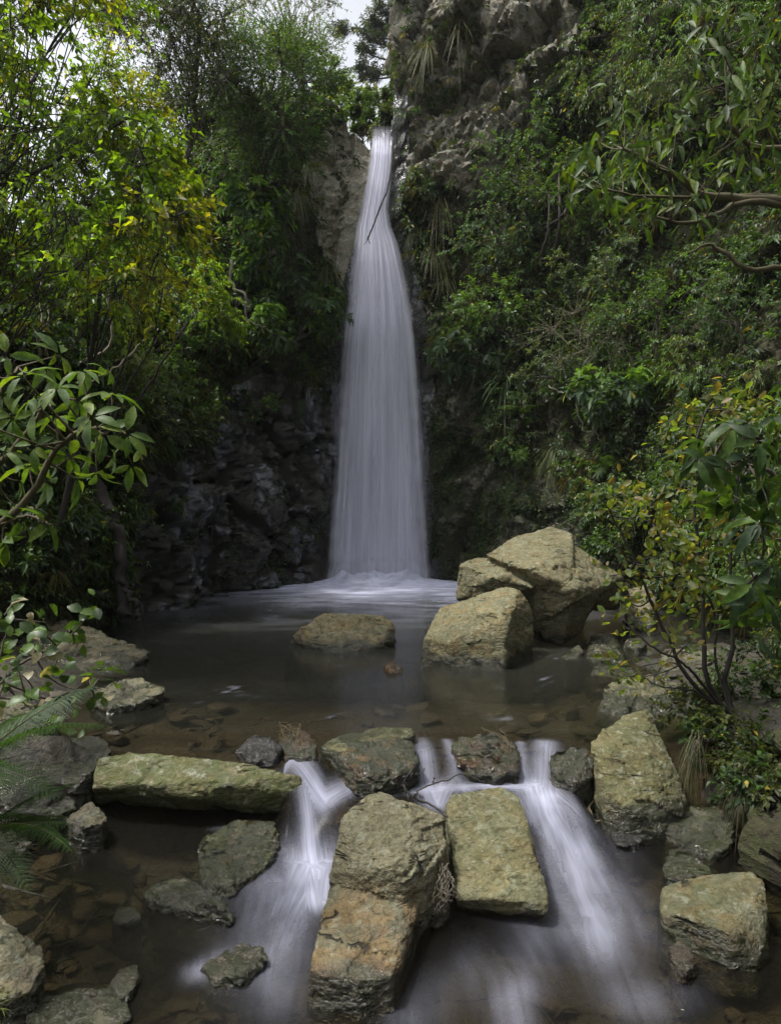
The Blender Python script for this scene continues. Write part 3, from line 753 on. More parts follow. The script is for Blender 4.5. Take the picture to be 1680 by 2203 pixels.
rock("rock", "grey-brown angular rock at the left end of the long slab", [
    pts('R5', [(158, 352, 3.85), (200, 290, 4.05), (310, 222, 4.2), (430, 222, 4.15), (488, 290, 3.95), (415, 330, 3.85), (400, 380, 3.75), (332, 440, 3.65), (212, 436, 3.68)])],
    (.175, .155, .125), moss=.15, lichen=.35, seed=53, rough=.8)
rock("rock", "dark layered rock left of the slab below the grey-brown angular rock", [
    pts('R5', [(-40, 365, 3.9), (90, 370, 3.9), (220, 428, 3.8), (330, 470, 3.7), (332, 540, 3.6), (250, 572, 3.52), (60, 540, 3.5), (-40, 480, 3.6)])],
    (.14, .125, .105), moss=.3, lichen=.2, seed=54, layers=3.5)
rock("rock", "small dark wedge rock under the left end of the long slab", [
    pts('R5', [(275, 602, 3.55), (340, 560, 3.6), (390, 500, 3.66), (462, 580, 3.52), (445, 604, 3.45), (350, 622, 3.42)])],
    (.12, .11, .09), moss=.15, lichen=.2, seed=55, wetline=-.27)
# lower stream rocks, left
rock("rock", "mossy rock half veiled by the left cascade below the slab's end", [
    pts('R5', [(870, 690, 3.5), (940, 640, 3.56), (1000, 600, 3.62), (1100, 578, 3.68), (1180, 605, 3.62), (1200, 700, 3.45), (1130, 800, 3.28), (1000, 890, 3.12), (900, 870, 3.15), (868, 800, 3.26)])],
    (.24, .23, .14), moss=.6, lichen=.3, seed=60, ground=-.5, wetline=-.31)
rock("rock", "rounded grey rock speckled with lichen in the dark left pool", [
    pts('R5', [(620, 912, 3.12), (680, 862, 3.22), (742, 838, 3.26), (830, 852, 3.22), (960, 920, 3.1), (1010, 982, 3.0), (990, 1022, 2.93), (915, 1012, 2.94), (800, 972, 2.98), (680, 950, 3.03)])],
    (.22, .215, .19), moss=.35, lichen=.8, seed=61, ground=-.5, wetline=-.37, rough=.8)
rock("rock", "small brown stone tip poking from the water left of the rounded grey rock", [
    pts('R5', [(485, 1020, 2.97), (500, 985, 3.02), (560, 962, 3.06), (605, 980, 3.02), (608, 1005, 2.96), (540, 1034, 2.92)])],
    (.2, .18, .12), moss=.1, lichen=.2, seed=62, ground=-.5, wetline=-.38)
rock("rock", "pale moss-dotted rock swept by the current below the left cascade", [
    pts('R5', [(862, 1222, 2.7), (960, 1150, 2.8), (1060, 1110, 2.86), (1130, 1140, 2.8), (1152, 1192, 2.72), (1045, 1265, 2.62), (920, 1270, 2.62)])],
    (.27, .265, .21), moss=.3, lichen=.3, wet=.3, seed=63, ground=-.5, wetline=-.40)
rock("rock", "dark wet stone with an amber side beside the bottom left flat rock", [
    pts('R5', [(470, 1290, 2.62), (520, 1230, 2.7), (590, 1215, 2.72), (610, 1260, 2.66), (560, 1330, 2.56), (500, 1335, 2.56)])],
    (.14, .11, .07), wet=.9, moss=.1, seed=64, ground=-.5, wetline=-.40)
rock("rock", "broad dull grey rock at the very bottom left of the stream", [
    pts('R5', [(78, 1372, 2.56), (140, 1330, 2.62), (330, 1295, 2.68), (480, 1310, 2.64), (545, 1362, 2.54), (565, 1425, 2.44), (500, 1500, 2.36), (150, 1510, 2.36)])],
    (.17, .165, .135), moss=.35, lichen=.4, seed=65, ground=-.5, wetline=-.42, rough=.7)
rock("rock", "sunlit lichen-crusted rock cut by the left edge near the fern", [
    pts('R5', [(-120, 1000, 2.75), (0, 998, 2.85), (60, 1048, 2.78), (90, 1118, 2.7), (160, 1150, 2.68), (190, 1202, 2.6), (140, 1310, 2.5), (60, 1342, 2.46), (-100, 1372, 2.45)])],
    (.33, .31, .25), moss=.2, lichen=.8, seed=66, ground=-.5, wetline=-.42)
# the two big rocks in mid-stream
C1U = [(285, 350, 3.12), (440, 220, 3.26), (490, 213, 3.28), (530, 195, 3.32), (640, 235, 3.3), (800, 300, 3.26), (940, 368, 3.22), (952, 540, 3.08), (882, 600, 3.02), (862, 720, 2.96), (790, 860, 2.9), (650, 866, 2.86), (500, 845, 2.90), (240, 785, 3.0), (205, 750, 3.0),
       (225, 720, 2.98), (260, 640, 3.04), (370, 640, 2.95), (500, 615, 2.93), (520, 690, 2.88), (640, 655, 2.90), (690, 700, 2.86), (740, 330, 3.18), (500, 500, 3.0), (720, 540, 2.98)]
C1L = [(200, 822, 2.93), (240, 795, 2.97), (500, 800, 2.96), (650, 820, 2.93), (780, 890, 2.92), (745, 1000, 2.83), (735, 1110, 2.76), (690, 1250, 2.68), (620, 1400, 2.58), (560, 1528, 2.55), (480, 1532, 2.54), (82, 1492, 2.58), (80, 1400, 2.58), (110, 1200, 2.68), (150, 968, 2.83), (190, 870, 2.90),
       (90, 1335, 2.545), (400, 1400, 2.50), (610, 1370, 2.53), (560, 1000, 2.78)]
rock("rock", "two-part tan rock with an orange-stained lower half standing in mid-stream", [
    pts('Z4', C1U), pts('Z4', C1L)], (.25, .22, .165), ground=-.5, moss=.14, rust=.42, lichen=.45, seed=70, wetline=-.40, rough=.36, mossline=.10)
C2 = [(950, 270, 3.42), (985, 225, 3.48), (1050, 205, 3.52), (1310, 163, 3.58), (1345, 190, 3.54), (1420, 235, 3.48), (1450, 290, 3.42), (1480, 420, 3.3), (1520, 620, 3.14), (1605, 850, 2.98), (1612, 925, 2.93), (1590, 1000, 2.92), (1300, 955, 2.98), (1085, 938, 3.0), (1050, 890, 2.99), (1028, 830, 3.02), (1030, 690, 3.12), (1000, 600, 3.18), (968, 440, 3.3),
      (1250, 878, 2.95), (1470, 905, 2.93), (1540, 870, 2.95), (1300, 500, 3.2), (1480, 500, 3.2)]
rock("rock", "upright olive-tan block with a flat face right of the two-part rock", [(pts('Z4', C2) + [np.array([.25, 3.2, -.5]), np.array([.55, 3.15, -.5]), np.array([.3, 3.5, -.5]), np.array([.55, 3.5, -.5])], None)],
     (.225, .21, .14), moss=.25, rust=.15, lichen=.5, seed=71, wetline=-.42, rough=.26, layers=3.2)
rock("rock", "little dark rust-tipped rock in the gap between the two mid-stream rocks", [
    pts('Z4', [(830, 930, 2.96), (880, 800, 3.06), (930, 760, 3.1), (985, 850, 3.04), (950, 950, 2.95), (880, 965, 2.93)])],
    (.11, .085, .06), rust=.8, wet=.6, moss=0, lichen=.1, seed=72, ground=-.5, wetline=-.38)
# lower stream rocks, right
rock("rock", "grey mossy boulder below the olive leaning rock", [
    pts('R6', [(1150, 610, 3.62), (1190, 560, 3.7), (1280, 530, 3.75), (1390, 520, 3.76), (1470, 560, 3.66), (1482, 620, 3.55), (1450, 720, 3.4), (1380, 740, 3.36), (1250, 680, 3.44), (1170, 640, 3.55)])],
    (.165, .16, .125), moss=.35, lichen=.55, seed=80, ground=-.5, wetline=-.28)
rock("rock", "small dark mossy rock above the big lower right rock", [
    pts('R6', [(1165, 800, 3.28), (1200, 720, 3.4), (1260, 700, 3.42), (1320, 750, 3.34), (1388, 815, 3.22), (1260, 850, 3.15), (1185, 835, 3.2)])],
    (.14, .13, .095), moss=.4, lichen=.2, seed=81, ground=-.5, wetline=-.32)
rock("boulder", "broad olive-grey rock with a rusty undercut at the lower right", [
    pts('R6', [(1160, 960, 2.96), (1165, 880, 3.06), (1240, 850, 3.1), (1400, 825, 3.12), (1500, 835, 3.1), (1520, 810, 3.1), (1560, 808, 3.08), (1600, 860, 3.0), (1622, 960, 2.9), (1610, 1120, 2.76), (1570, 1215, 2.7), (1480, 1180, 2.72), (1300, 1080, 2.8), (1170, 1005, 2.88), (1270, 1000, 2.82), (1450, 1080, 2.72)])],
    (.185, .175, .125), moss=.3, rust=.35, lichen=.5, seed=82, ground=-.5, wetline=-.40, rough=.5, cat="boulder")
rock("rock", "small glossy black rock left of the grey mossy boulder", [
    pts('R6', [(945, 650, 3.56), (975, 615, 3.62), (1020, 605, 3.64), (1060, 640, 3.56), (1090, 680, 3.46), (1050, 700, 3.42), (970, 690, 3.45)])],
    (.07, .066, .066), wet=1, moss=0, lichen=.1, seed=83, ground=-.6)
rock("rock", "pale stone half drowned in the current left of the broad lower right rock", [
    pts('R6', [(1200, 1140, 2.76), (1240, 1100, 2.82), (1290, 1140, 2.76), (1310, 1210, 2.68), (1260, 1250, 2.63), (1210, 1200, 2.68)])],
    (.24, .21, .17), wet=.7, moss=0, lichen=.1, seed=84, ground=-.65)
rock("rock", "small olive rock at the right edge in the shade", [
    pts('R6', [(1570, 660, 3.6), (1585, 610, 3.66), (1640, 620, 3.64), (1655, 660, 3.56), (1620, 690, 3.5)])],
    (.18, .165, .10), moss=.3, lichen=.2, seed=85, ground=-.6)
rock("rock", "small black wet stone at the right edge below the olive one", [
    pts('R6', [(1580, 770, 3.36), (1620, 745, 3.42), (1655, 770, 3.36), (1640, 800, 3.28), (1600, 800, 3.28)])],
    (.08, .076, .07), wet=1, moss=0, lichen=.1, seed=86, ground=-.6)

# stones of the bed seen through the water: parts of the bed, six shared shapes
stone_meshes = []
for k in range(6):
    r = np.random.default_rng(100 + k)
    bm = bmesh.new()
    for _ in range(16):
        p = nrm(r.normal(size=3)) * np.array([1, .75, .38]); bm.verts.new(p)
    bmesh.ops.convex_hull(bm, input=bm.verts)
    bmesh.ops.delete(bm, geom=[v for v in bm.verts if not v.link_faces], context='VERTS')
    bmesh.ops.bevel(bm, geom=bm.edges[:], offset=.10, segments=1, affect='EDGES')
    me = bpy.data.meshes.new("stone"); bm.to_mesh(me); bm.free()
    n = len(me.vertices)
    c = [(.085, .074, .054), (.07, .062, .05), (.10, .09, .066), (.055, .05, .042), (.075, .062, .045), (.07, .066, .056)][k]
    me.attributes.new("base", 'FLOAT_COLOR', 'POINT').data.foreach_set("color", np.tile((*c, 1), n).astype(np.float32))
    for nm, val in (("wet", .45), ("moss", .1), ("rust", .12), ("lichen", 0)):
        me.attributes.new(nm, 'FLOAT', 'POINT').data.foreach_set("value", np.full(n, val, np.float32))
    me.materials.append(M_ROCK); stone_meshes.append(me)
r = np.random.default_rng(55)
spots = []
for _ in range(210):
    spots.append((r.uniform(-1.9, -.3), r.uniform(2.5, 3.7), r.uniform(.04, .13)))
for _ in range(50):
    spots.append((r.uniform(.4, 1.8), r.uniform(2.4, 3.6), r.uniform(.03, .09)))
for _ in range(60):
    spots.append((r.uniform(-2.3, 1.6), r.uniform(4.15, 5.4), r.uniform(.05, .14)))
for _ in range(45):
    spots.append((r.uniform(1.2, 2.6), r.uniform(4.4, 6.8), r.uniform(.03, .10)))
for k, (x, y, s) in enumerate(spots):
    o = obj("stone", stone_meshes[k % 6], bed)
    z = float(bed_z(np.array([[x]]), np.array([[y]]))[0, 0])
    o.location = (x, y, z + s * .12)
    o.rotation_euler = (r.uniform(-.25, .25), r.uniform(-.25, .25), r.uniform(0, 6.3)); o.scale = (s, s, s * r.uniform(.6, 1))

# ------------------------------------------------------------------ vegetation
Z3V = np.array([0, 0, 1.0])
def rand_unit(n, rng):
    return nrm(rng.normal(size=(n, 3)))
def leaf_mesh(pos, d, up, L, Wd_, col, droop=.15, fold=.18, fine=False):
    """one small folded blade per leaf (2 triangles; 8 when fine); returns verts, tris, colours"""
    d = nrm(d); r = nrm(np.cross(d, up)); n = np.cross(r, d)
    L = L[:, None]; w = Wd_[:, None]; k = len(pos)
    if not fine:
        V = np.stack([pos, pos + d * L * .45 + r * w * .5 + n * w * fold, pos + d * L - Z3V * L * droop, pos + d * L * .45 - r * w * .5 + n * w * fold], 1)
        T_ = np.array([[0, 1, 2], [0, 2, 3]])
    else:
        c = lambda t: pos + d * L * t - Z3V * L * droop * t * t
        e = lambda t, s, ww: c(t) + r * w * ww * s + n * w * fold * ww * 2
        V = np.stack([c(0), e(.28, 1, .40), e(.6, 1, .5), e(.85, 1, .27), c(1), e(.85, -1, .27), e(.6, -1, .5), e(.28, -1, .40), c(.28), c(.6), c(.85)], 1)
        T_ = np.array([[0, 1, 8], [1, 2, 9], [1, 9, 8], [2, 3, 10], [2, 10, 9], [3, 4, 10], [0, 8, 7], [8, 9, 6], [8, 6, 7], [9, 10, 5], [9, 5, 6], [10, 4, 5]])
    m = V.shape[1]
    tri = (np.arange(k)[:, None, None] * m + T_).reshape(-1, 3)
    return V.reshape(-1, 3), tri, np.repeat(col, m, 0)

def sprigs(cen, axis, ln, m, leafL, leafW, cols, rng, mode='alt', droop=.2, up_bias=.5, jit=.35, fine=False):
    """leaves along n twigs; cols (n,3)"""
    n = len(cen); axis = nrm(axis)
    a0 = nrm(np.cross(axis, Z3V + .01 * rng.normal(size=(n, 3)))); b0 = np.cross(axis, a0)
    if mode == 'palm':
        t = np.repeat(rng.choice([.45, .75, 1.0], size=(n, max(1, m // 6)), p=[.15, .25, .6]), 6, 1); mm = t.shape[1]
        phi = np.tile(np.arange(mm) * (2 * math.pi / 6), (n, 1)) + rng.uniform(0, 6.3, (n, 1)) + rng.normal(size=(n, mm)) * .15
        ax_w, rad_w = .45, 1.0
    else:
        mm = m
        t = np.tile(np.linspace(.12, 1, mm), (n, 1)) + rng.normal(size=(n, mm)) * .06
        phi = np.arange(mm) * 2.4 + rng.uniform(0, 6.3, (n, 1)) + rng.normal(size=(n, mm)) * .5
        ax_w, rad_w = .75, .9
    t = t[:, :, None]
    pos = cen[:, None] + axis[:, None] * ln[:, None, None] * t - Z3V * ln[:, None, None] * droop * t * t
    d = axis[:, None] * ax_w + (a0[:, None] * np.cos(phi)[:, :, None] + b0[:, None] * np.sin(phi)[:, :, None]) * rad_w + rng.normal(size=(n, mm, 3)) * jit * .5 - Z3V * droop
    up = Z3V * up_bias + axis[:, None] * .5 + rng.normal(size=(n, mm, 3)) * jit
    c = cols[:, None] * (1 + rng.normal(size=(n, mm, 1)) * .22)
    yel = (rng.random((n, mm, 1)) < .012)
    c = np.where(yel, np.array([.30, .25, .04]), c)
    s = rng.uniform(.65, 1.25, (n * mm))
    return leaf_mesh(pos.reshape(-1, 3), d.reshape(-1, 3), up.reshape(-1, 3), leafL * s, leafW * s, np.clip(c, .004, .8).reshape(-1, 3), droop=.18 + droop * .5, fine=fine)

def tubes(paths, radii, sides):
    """paths (n,k,3), radii (n,k)"""
    n, k, _ = paths.shape
    tg = nrm(np.gradient(paths, axis=1))
    a = nrm(np.cross(tg, np.array([.31, .22, .92]))); b = np.cross(tg, a)
    ph = np.arange(sides) * 2 * math.pi / sides
    ring = paths[:, :, None] + radii[:, :, None, None] * (a[:, :, None] * np.cos(ph)[:, None] + b[:, :, None] * np.sin(ph)[:, None])
    V = ring.reshape(-1, 3)
    i = np.arange(n)[:, None, None] * k * sides + np.arange(k - 1)[:, None] * sides
    j = np.arange(sides); j2 = (j + 1) % sides
    Q = np.stack([i + j, i + j2, i + sides + j2, i + sides + j], -1).reshape(-1, 4)
    return V, Q
def bez(a, b, c, k):
    t = np.linspace(0, 1, k)[None, :, None]
    return (1 - t) ** 2 * a[:, None] + 2 * t * (1 - t) * b[:, None] + t * t * c[:, None]
def poly_path(P_, k=24, wob=.0, rng=None):
    P_ = np.asarray(P_); t = np.linspace(0, len(P_) - 1, k); i = np.clip(t.astype(int), 0, len(P_) - 2); f = (t - i)[:, None]
    g = lambda j: P_[np.clip(j, 0, len(P_) - 1)]
    a, b, c, d = g(i - 1), g(i), g(i + 1), g(i + 2)
    q = .5 * ((2 * b) + (-a + c) * f + (2 * a - 5 * b + 4 * c - d) * f ** 2 + (-a + 3 * b - 3 * c + d) * f ** 3)
    if wob and rng is not None:
        q[1:-1] += rng.normal(size=(k - 2, 3)) * wob
    return q
class Bag:
    def __init__(s):
        s.V, s.T, s.C, s.n = [], [], [], 0
    def add(s, V, T_, C_):
        if len(V):
            s.V.append(V); s.T.append(T_ + s.n); s.C.append(C_); s.n += len(V)
    def mesh(s, name, mat, quads=False, smooth=False):
        kw = dict(quads=np.concatenate(s.T)) if quads else dict(tris=np.concatenate(s.T))
        return new_mesh(name, np.concatenate(s.V), mats=[mat], smooth=smooth, attrs=dict(col=np.concatenate(s.C)), **kw)
    def tube(s, paths, radii, sides, col):
        V, Q = tubes(paths, radii, sides)
        s.add(V, Q, np.tile(np.asarray(col, float), (len(V), 1)))

DKG, MDG, LTG, YLG, OLG = (.028, .052, .018), (.042, .080, .020), (.075, .135, .024), (.130, .205, .020), (.060, .075, .024)
BLU = (.036, .066, .034)
KIND = dict(
    tiny=dict(L=.030, W=.016, m=16, tw=.22, per=16, cols=(DKG, MDG, OLG), mat=0, droop=.10),
    small=dict(L=.048, W=.026, m=12, tw=.22, per=15, cols=(DKG, MDG, DKG), mat=1, droop=.12),
    mid=dict(L=.062, W=.030, m=10, tw=.26, per=12, cols=(MDG, LTG, MDG), mat=0, droop=.2),
    lit=dict(L=.066, W=.040, m=11, tw=.28, per=13, cols=(YLG, LTG, MDG, YLG), mat=0, droop=.25),
    five=dict(L=.135, W=.046, m=12, tw=.26, per=9, cols=(MDG, BLU, DKG, LTG), mat=1, droop=.28, mode='palm'),
    weep=dict(L=.042, W=.013, m=18, tw=.36, per=16, cols=(MDG, OLG, DKG), mat=0, droop=.7),
    bare=dict(L=.026, W=.014, m=5, tw=.34, per=22, cols=(OLG, MDG), mat=0, droop=.15),
)
MATS = [M_LEAF, M_GLOSS]
BARK = (.060, .048, .036); PALE = (.19, .165, .125); DARKB = (.028, .023, .019)
def ellipsoid_clumps(c, r, n, rng, rc):
    d = rand_unit(n, rng); rad = rng.uniform(.25, 1, n) ** .45
    return [(np.asarray(c) + d[i] * rad[i] * np.asarray(r), rc * rng.uniform(.7, 1.3)) for i in range(n)]
def plant(name, label, cat, base, kind, clumps, seed, trunk_top=None, bark=BARK, r0=.03, group=None, per=None, leafscale=1.0, cols=None, twigs=True, parts=('trunk', 'crown'), mat=None, out=(0, 0, 0), up_=.35, droop=None):
    rng = np.random.default_rng(seed); K = KIND[kind]
    base = np.asarray(base, float)
    root = obj(name, None, label=label, cat=cat, group=group, loc=base)
    cs = np.array([c for c, _ in clumps]) - base; rc = np.array([r for _, r in clumps])
    mean = cs.mean(0)
    top = (np.asarray(trunk_top) - base) if trunk_top is not None else mean * .75
    wood = Bag()
    mid = top * .5 + np.array([top[1] * .0 + rng.normal() * .12, rng.normal() * .12, 0]) * np.linalg.norm(top) * .4
    tp = bez(np.zeros((1, 3)), mid[None], top[None], 14)
    tp[0, 1:] += rng.normal(size=(13, 3)) * r0 * .35
    wood.tube(tp, np.linspace(r0, r0 * .45, 14)[None], 7, bark)
    n = len(cs)
    ti = np.clip((rng.uniform(.25, 1, n) * 13).astype(int), 0, 13)
    st = tp[0, ti]
    md = st * .45 + cs * .55 + rng.normal(size=(n, 3)) * .12 * np.linalg.norm(cs - st, axis=1)[:, None] + Z3V * .06 * np.linalg.norm(cs - st, axis=1)[:, None]
    lp = bez(st, md, cs, 8)
    lp[:, 1:] += rng.normal(size=(n, 7, 3)) * .02
    lr = np.minimum(r0 * rng.uniform(.22, .45, n), np.where(np.arange(n) < 5, .03, .009))
    wood.tube(lp, lr[:, None] * np.linspace(1, .3, 8), 5, bark)
    per = per or K['per']
    idx = np.repeat(np.arange(n), per); nt = len(idx)
    dirs = rand_unit(nt, rng)
    ax = nrm(dirs + Z3V * up_ + nrm(cs - top)[idx] * .5 + np.asarray(out))
    start = cs[idx] + dirs * rc[idx, None] * rng.uniform(.05, .75, (nt, 1))
    ln = K['tw'] * rng.uniform(.5, 1.3, nt) * np.clip(rc[idx] / .3, .5, 1.6)
    dr = K['droop'] if droop is None else droop
    if twigs:
        end = start + ax * ln[:, None] - Z3V * (ln * dr)[:, None]
        tw = bez(cs[idx], start, end, 5)
        wood.tube(tw, np.full((nt, 1), min(.0038, max(.002, r0 * .08))) * np.linspace(1.2, .5, 5), 3, bark)
    pal = np.array(cols) if cols else np.array(K['cols']) * 1.7
    clc = pal[rng.integers(0, len(pal), n)] * rng.uniform(.75, 1.25, (n, 1))
    cc = clc[idx] * rng.uniform(.8, 1.2, (nt, 1))
    bag = Bag()
    bag.add(*sprigs(start, ax, ln, K['m'], K['L'] * leafscale, K['W'] * leafscale, cc, rng, mode=K.get('mode', 'alt'), droop=dr, fine=(leafscale * K['L'] > .12)))
    obj(parts[0], wood.mesh(parts[0], M_BARK, quads=True, smooth=True), root)
    obj(parts[1], bag.mesh(parts[1], MATS[K['mat']] if mat is None else mat), root)
    return root

def near_base(p):
    h = bvh.find_nearest(Vector(p))
    return np.array(h[0])
def wall_shrub(name, label, cat, kind, u, v, ru, rv, seed, n=9, d=None, push=.5, rc=.30, group=None, base=None, **kw):
    """a plant rooted on the gorge wall whose crown stands where pixel (u, v) meets the wall"""
    rng = np.random.default_rng(seed + 500)
    if d is None:
        p, nn = hit(u, v); p = np.array(p); d0 = p[1]
        rx, rz = ru / F * d0, rv / F * d0
        d0 = d0 - push * rx
    else:
        d0 = d; rx, rz = ru / F * d0, rv / F * d0
    c = P(u, v, d0)
    b = np.asarray(base) if base is not None else near_base(c - np.array([0, 0, rz * .8]))
    cl = ellipsoid_clumps(c, (rx * .9, rx * .75, rz * .9), n, rng, rc * max(min(rx, rz), .22) * 1.4)
    return plant(name, label, cat, b, kind, cl, seed, group=group, **kw)

# --- undergrowth clothing the walls: nobody could count it
def undergrowth():
    A = Wd.reshape(NTR, NS, 3)
    c = (A[:-1, :-1] + A[1:, 1:]) * .5
    ar = np.linalg.norm(np.cross(A[1:, :-1] - A[:-1, :-1], A[:-1, 1:] - A[:-1, :-1]), axis=-1)
    nn = WN.reshape(NTR, NS, 3)[:-1, :-1]
    mk = lambda m: m.reshape(NTR, NS)[:-1, :-1].ravel()
    c = c.reshape(-1, 3); ar = ar.ravel(); nn = nn.reshape(-1, 3)
    u, v = project(c); y = c[:, 1]
    keep = (y > .8) & (u > -350) & ((u < 2050) | ((y < 4.5) & (u < 4500))) & (v > -450) & (c[:, 2] > .25)
    bare = mk(wet_m) | mk(tan_m) | mk(cliff_m) | mk(moss_m)
    nf_ = mk(near_fall)
    patch = fbm(c * 1.1 + 3, 3)
    return c, ar, nn, u, v, keep, bare, nf_, patch, mk
c_, ar_, nn_, u_, v_, keep_, bare_, nf_, patch_, mk_ = undergrowth()
def pick(w, n, rng):
    cs = np.cumsum(w); return np.searchsorted(cs, rng.random(n) * cs[-1])
def scatter(name, label, wgt, n, m, L, Wl, tw, pal, seed, mode='alt', droop=.25, outn=.8, mat=M_LEAF):
    rng = np.random.default_rng(seed)
    i = pick(ar_ * wgt, n, rng)
    cen = c_[i] + rng.normal(size=(n, 3)) * .05
    ax = nrm(nn_[i] * outn + Z3V * .45 + rand_unit(n, rng) * .75)
    ln = tw * rng.uniform(.5, 1.4, n)
    pal = np.array(pal)
    reg = np.clip((patch_[i] + .5) * len(pal) + rng.normal(size=n) * .8, 0, len(pal) - 1).astype(int)
    cc = pal[reg] * rng.uniform(.6, 1.35, (n, 1))
    b = Bag(); b.add(*sprigs(cen, ax, ln, m, L, Wl, cc, rng, mode=mode, droop=droop))
    o = obj(name, b.mesh(name, mat), kind="stuff", label=label, cat="undergrowth" if 'moss' not in name else "moss")
    return o
vegw = (keep_ & ~bare_ & ~nf_) * np.clip(.7 + patch_ * 1.5, .22, 1.3)
vegw = vegw * (1 + .6 * (y_ := (c_[:, 1] < 9)))
scatter("undergrowth", "small-leaved dark green undergrowth clothing the gorge walls", vegw * (c_[:, 1] > 6), 17000, 13, .05, .027, .30, (DKG, DKG, MDG, LTG), 21)
scatter("undergrowth", "palmate glossy undergrowth scattered over the gorge slopes", vegw * (c_[:, 1] > 6), 3600, 12, .12, .04, .28, (BLU, MDG, DKG, MDG), 22, mode='palm', mat=M_GLOSS)
scatter("undergrowth", "drooping grassy undergrowth hanging over the rock edges", vegw * (c_[:, 1] > 7), 2600, 12, .20, .010, .16, (OLG, MDG, (.13, .12, .05)), 23, droop=.9, mat=M_GRASS)
scatter("undergrowth", "low leafy undergrowth on the near stream banks", (keep_ & (c_[:, 1] < 6.5) & (c_[:, 2] > .02)) * np.clip(.5 + patch_ * 2, .1, 1.2), 7000, 12, .042, .024, .20, (DKG, MDG, DKG, OLG), 24)
mossw = (mk_(moss_m) & (c_[:, 2] > .1)) * np.clip(.2 + patch_ * 2.2, .04, 1.2) + .35 * (nf_ & ~mk_(tan_m)) * np.clip(patch_ * 2.5, 0, 1) + .16 * mk_(wet_m) * np.clip(patch_ * 4 - 1.2, 0, 1)
scatter("undergrowth", "small dark creepers and leafy sprigs spreading over the upper right cliff", mk_(cliff_m) * np.clip(patch_ * 3 + .0, .02, 1), 260, 12, .05, .03, .22, (DKG, MDG, OLG), 27)
scatter("wall_moss", "tiny-leaved moss coating the wet rock beside the waterfall", mossw, 8000, 12, .024, .016, .09, (DKG, (.03, .055, .014), MDG), 25, droop=.3)
scatter("undergrowth", "sparse tufts rooted in cracks of the upper cliff and outcrop", (mk_(cliff_m) | mk_(tan_m)) * np.clip(patch_ * 3 + .1, .05, 1), 520, 14, .12, .010, .14, ((.16, .14, .075), OLG, MDG), 26, droop=.7, mat=M_GRASS)

# foliage and trunks added out of view behind and above the viewer for shade
def shade_wood():
    rng = np.random.default_rng(88)
    n = 5200
    a = rng.uniform(math.radians(168), math.radians(372), n)
    rad = rng.uniform(5.5, 9.5, n); z = rng.uniform(.8, 3.6, n)
    cen = np.stack([np.cos(a) * rad * 1.0, np.sin(a) * rad * .9 + 1.5, z], 1)
    ok = (fbm(cen * .5, 2) > -.12) & (cen[:, 1] < .6)
    over = np.stack([rng.uniform(-6, 6, 1500), rng.uniform(-5, 2.9, 1500), rng.uniform(6.5, 9, 1500)], 1)  # leaf roof added overhead, outside the frame, to darken the near rocks
    over = over[fbm(over * .55 + 4, 2) > .07]
    cen = np.concatenate([cen[ok], over]); n = len(cen)
    cc = np.array([DKG, MDG, LTG])[rng.integers(0, 3, n)]
    b = Bag(); b.add(*sprigs(cen, rand_unit(n, rng) + Z3V * .2, rng.uniform(.4, .8, n), 10, .16, .08, cc, rng, droop=.3))
    for k in range(9):
        t = math.radians(190 + 20 * k); q = np.array([math.cos(t) * 7.5, math.sin(t) * 7 + 1.0, 0])
        b.add(*(lambda V, Q: (V, np.concatenate([Q[:, :3], Q[:, [0, 2, 3]]]), np.tile(np.array(BARK), (len(V), 1))))(*tubes(poly_path(np.array([q + [0, 0, -.5], q + [.2, 0, 4], q + [.1, .2, 9]]), 12)[None], np.linspace(.18, .06, 12)[None], 7)))
    obj("shade_foliage", b.mesh("shade_foliage", M_LEAF), kind="stuff", label="unseen broad-leaved foliage and trunks added behind and above the viewer to shade the foreground", cat="shade_foliage")
shade_wood()

# --- trees and shrubs, left side
def cl_px(rows, rng=None):
    return [(P(u, v, d), r) for u, v, d, r in rows]
rngc = np.random.default_rng(77)
def fill_px(u0, u1, v0, v1, d0, d1, n, r, rng, cond=None):
    out_ = []
    while len(out_) < n:
        u, v, d = rng.uniform(u0, u1), rng.uniform(v0, v1), rng.uniform(d0, d1)
        if cond is None or cond(u, v):
            out_.append((P(u, v, d), r * rng.uniform(.7, 1.3)))
    return out_
gapA = lambda u, v: not (150 < u < 420 and 60 < v < 190 and abs(v - (70 + (u - 240) * .75)) < 45) and not (u > 395 - abs(v - 420) * .25)
plant("tree", "tall sunlit yellow-green tree filling the upper left corner", "tree", near_base(P(-180, 1290, 6.2)), 'lit',
      fill_px(-260, 420, -220, 640, 5.4, 7.4, 150, .30, rngc, gapA), 201, trunk_top=P(-120, 200, 6.4), bark=DARKB, r0=.09, per=14, cols=(YLG, LTG, (.10, .16, .02), YLG, (.20, .21, .02)), leafscale=.95, mat=M_LIT)
plant("tree", "bright green drooping branch tips of the tree in front of the dark slope, upper left", "tree", near_base(P(60, 1240, 7.4)), 'lit',
      cl_px([(350, 380, 6.8, .2), (385, 400, 6.8, .2), (330, 430, 6.8, .22), (370, 440, 6.8, .22), (395, 470, 6.8, .16), (300, 400, 6.8, .2), (270, 340, 6.8, .2), (340, 330, 6.8, .2)]), 202, trunk_top=P(220, 520, 6.9), bark=DARKB, r0=.035, per=20, cols=(YLG, (.15, .20, .012)), droop=.75, leafscale=1.15, mat=M_LIT)
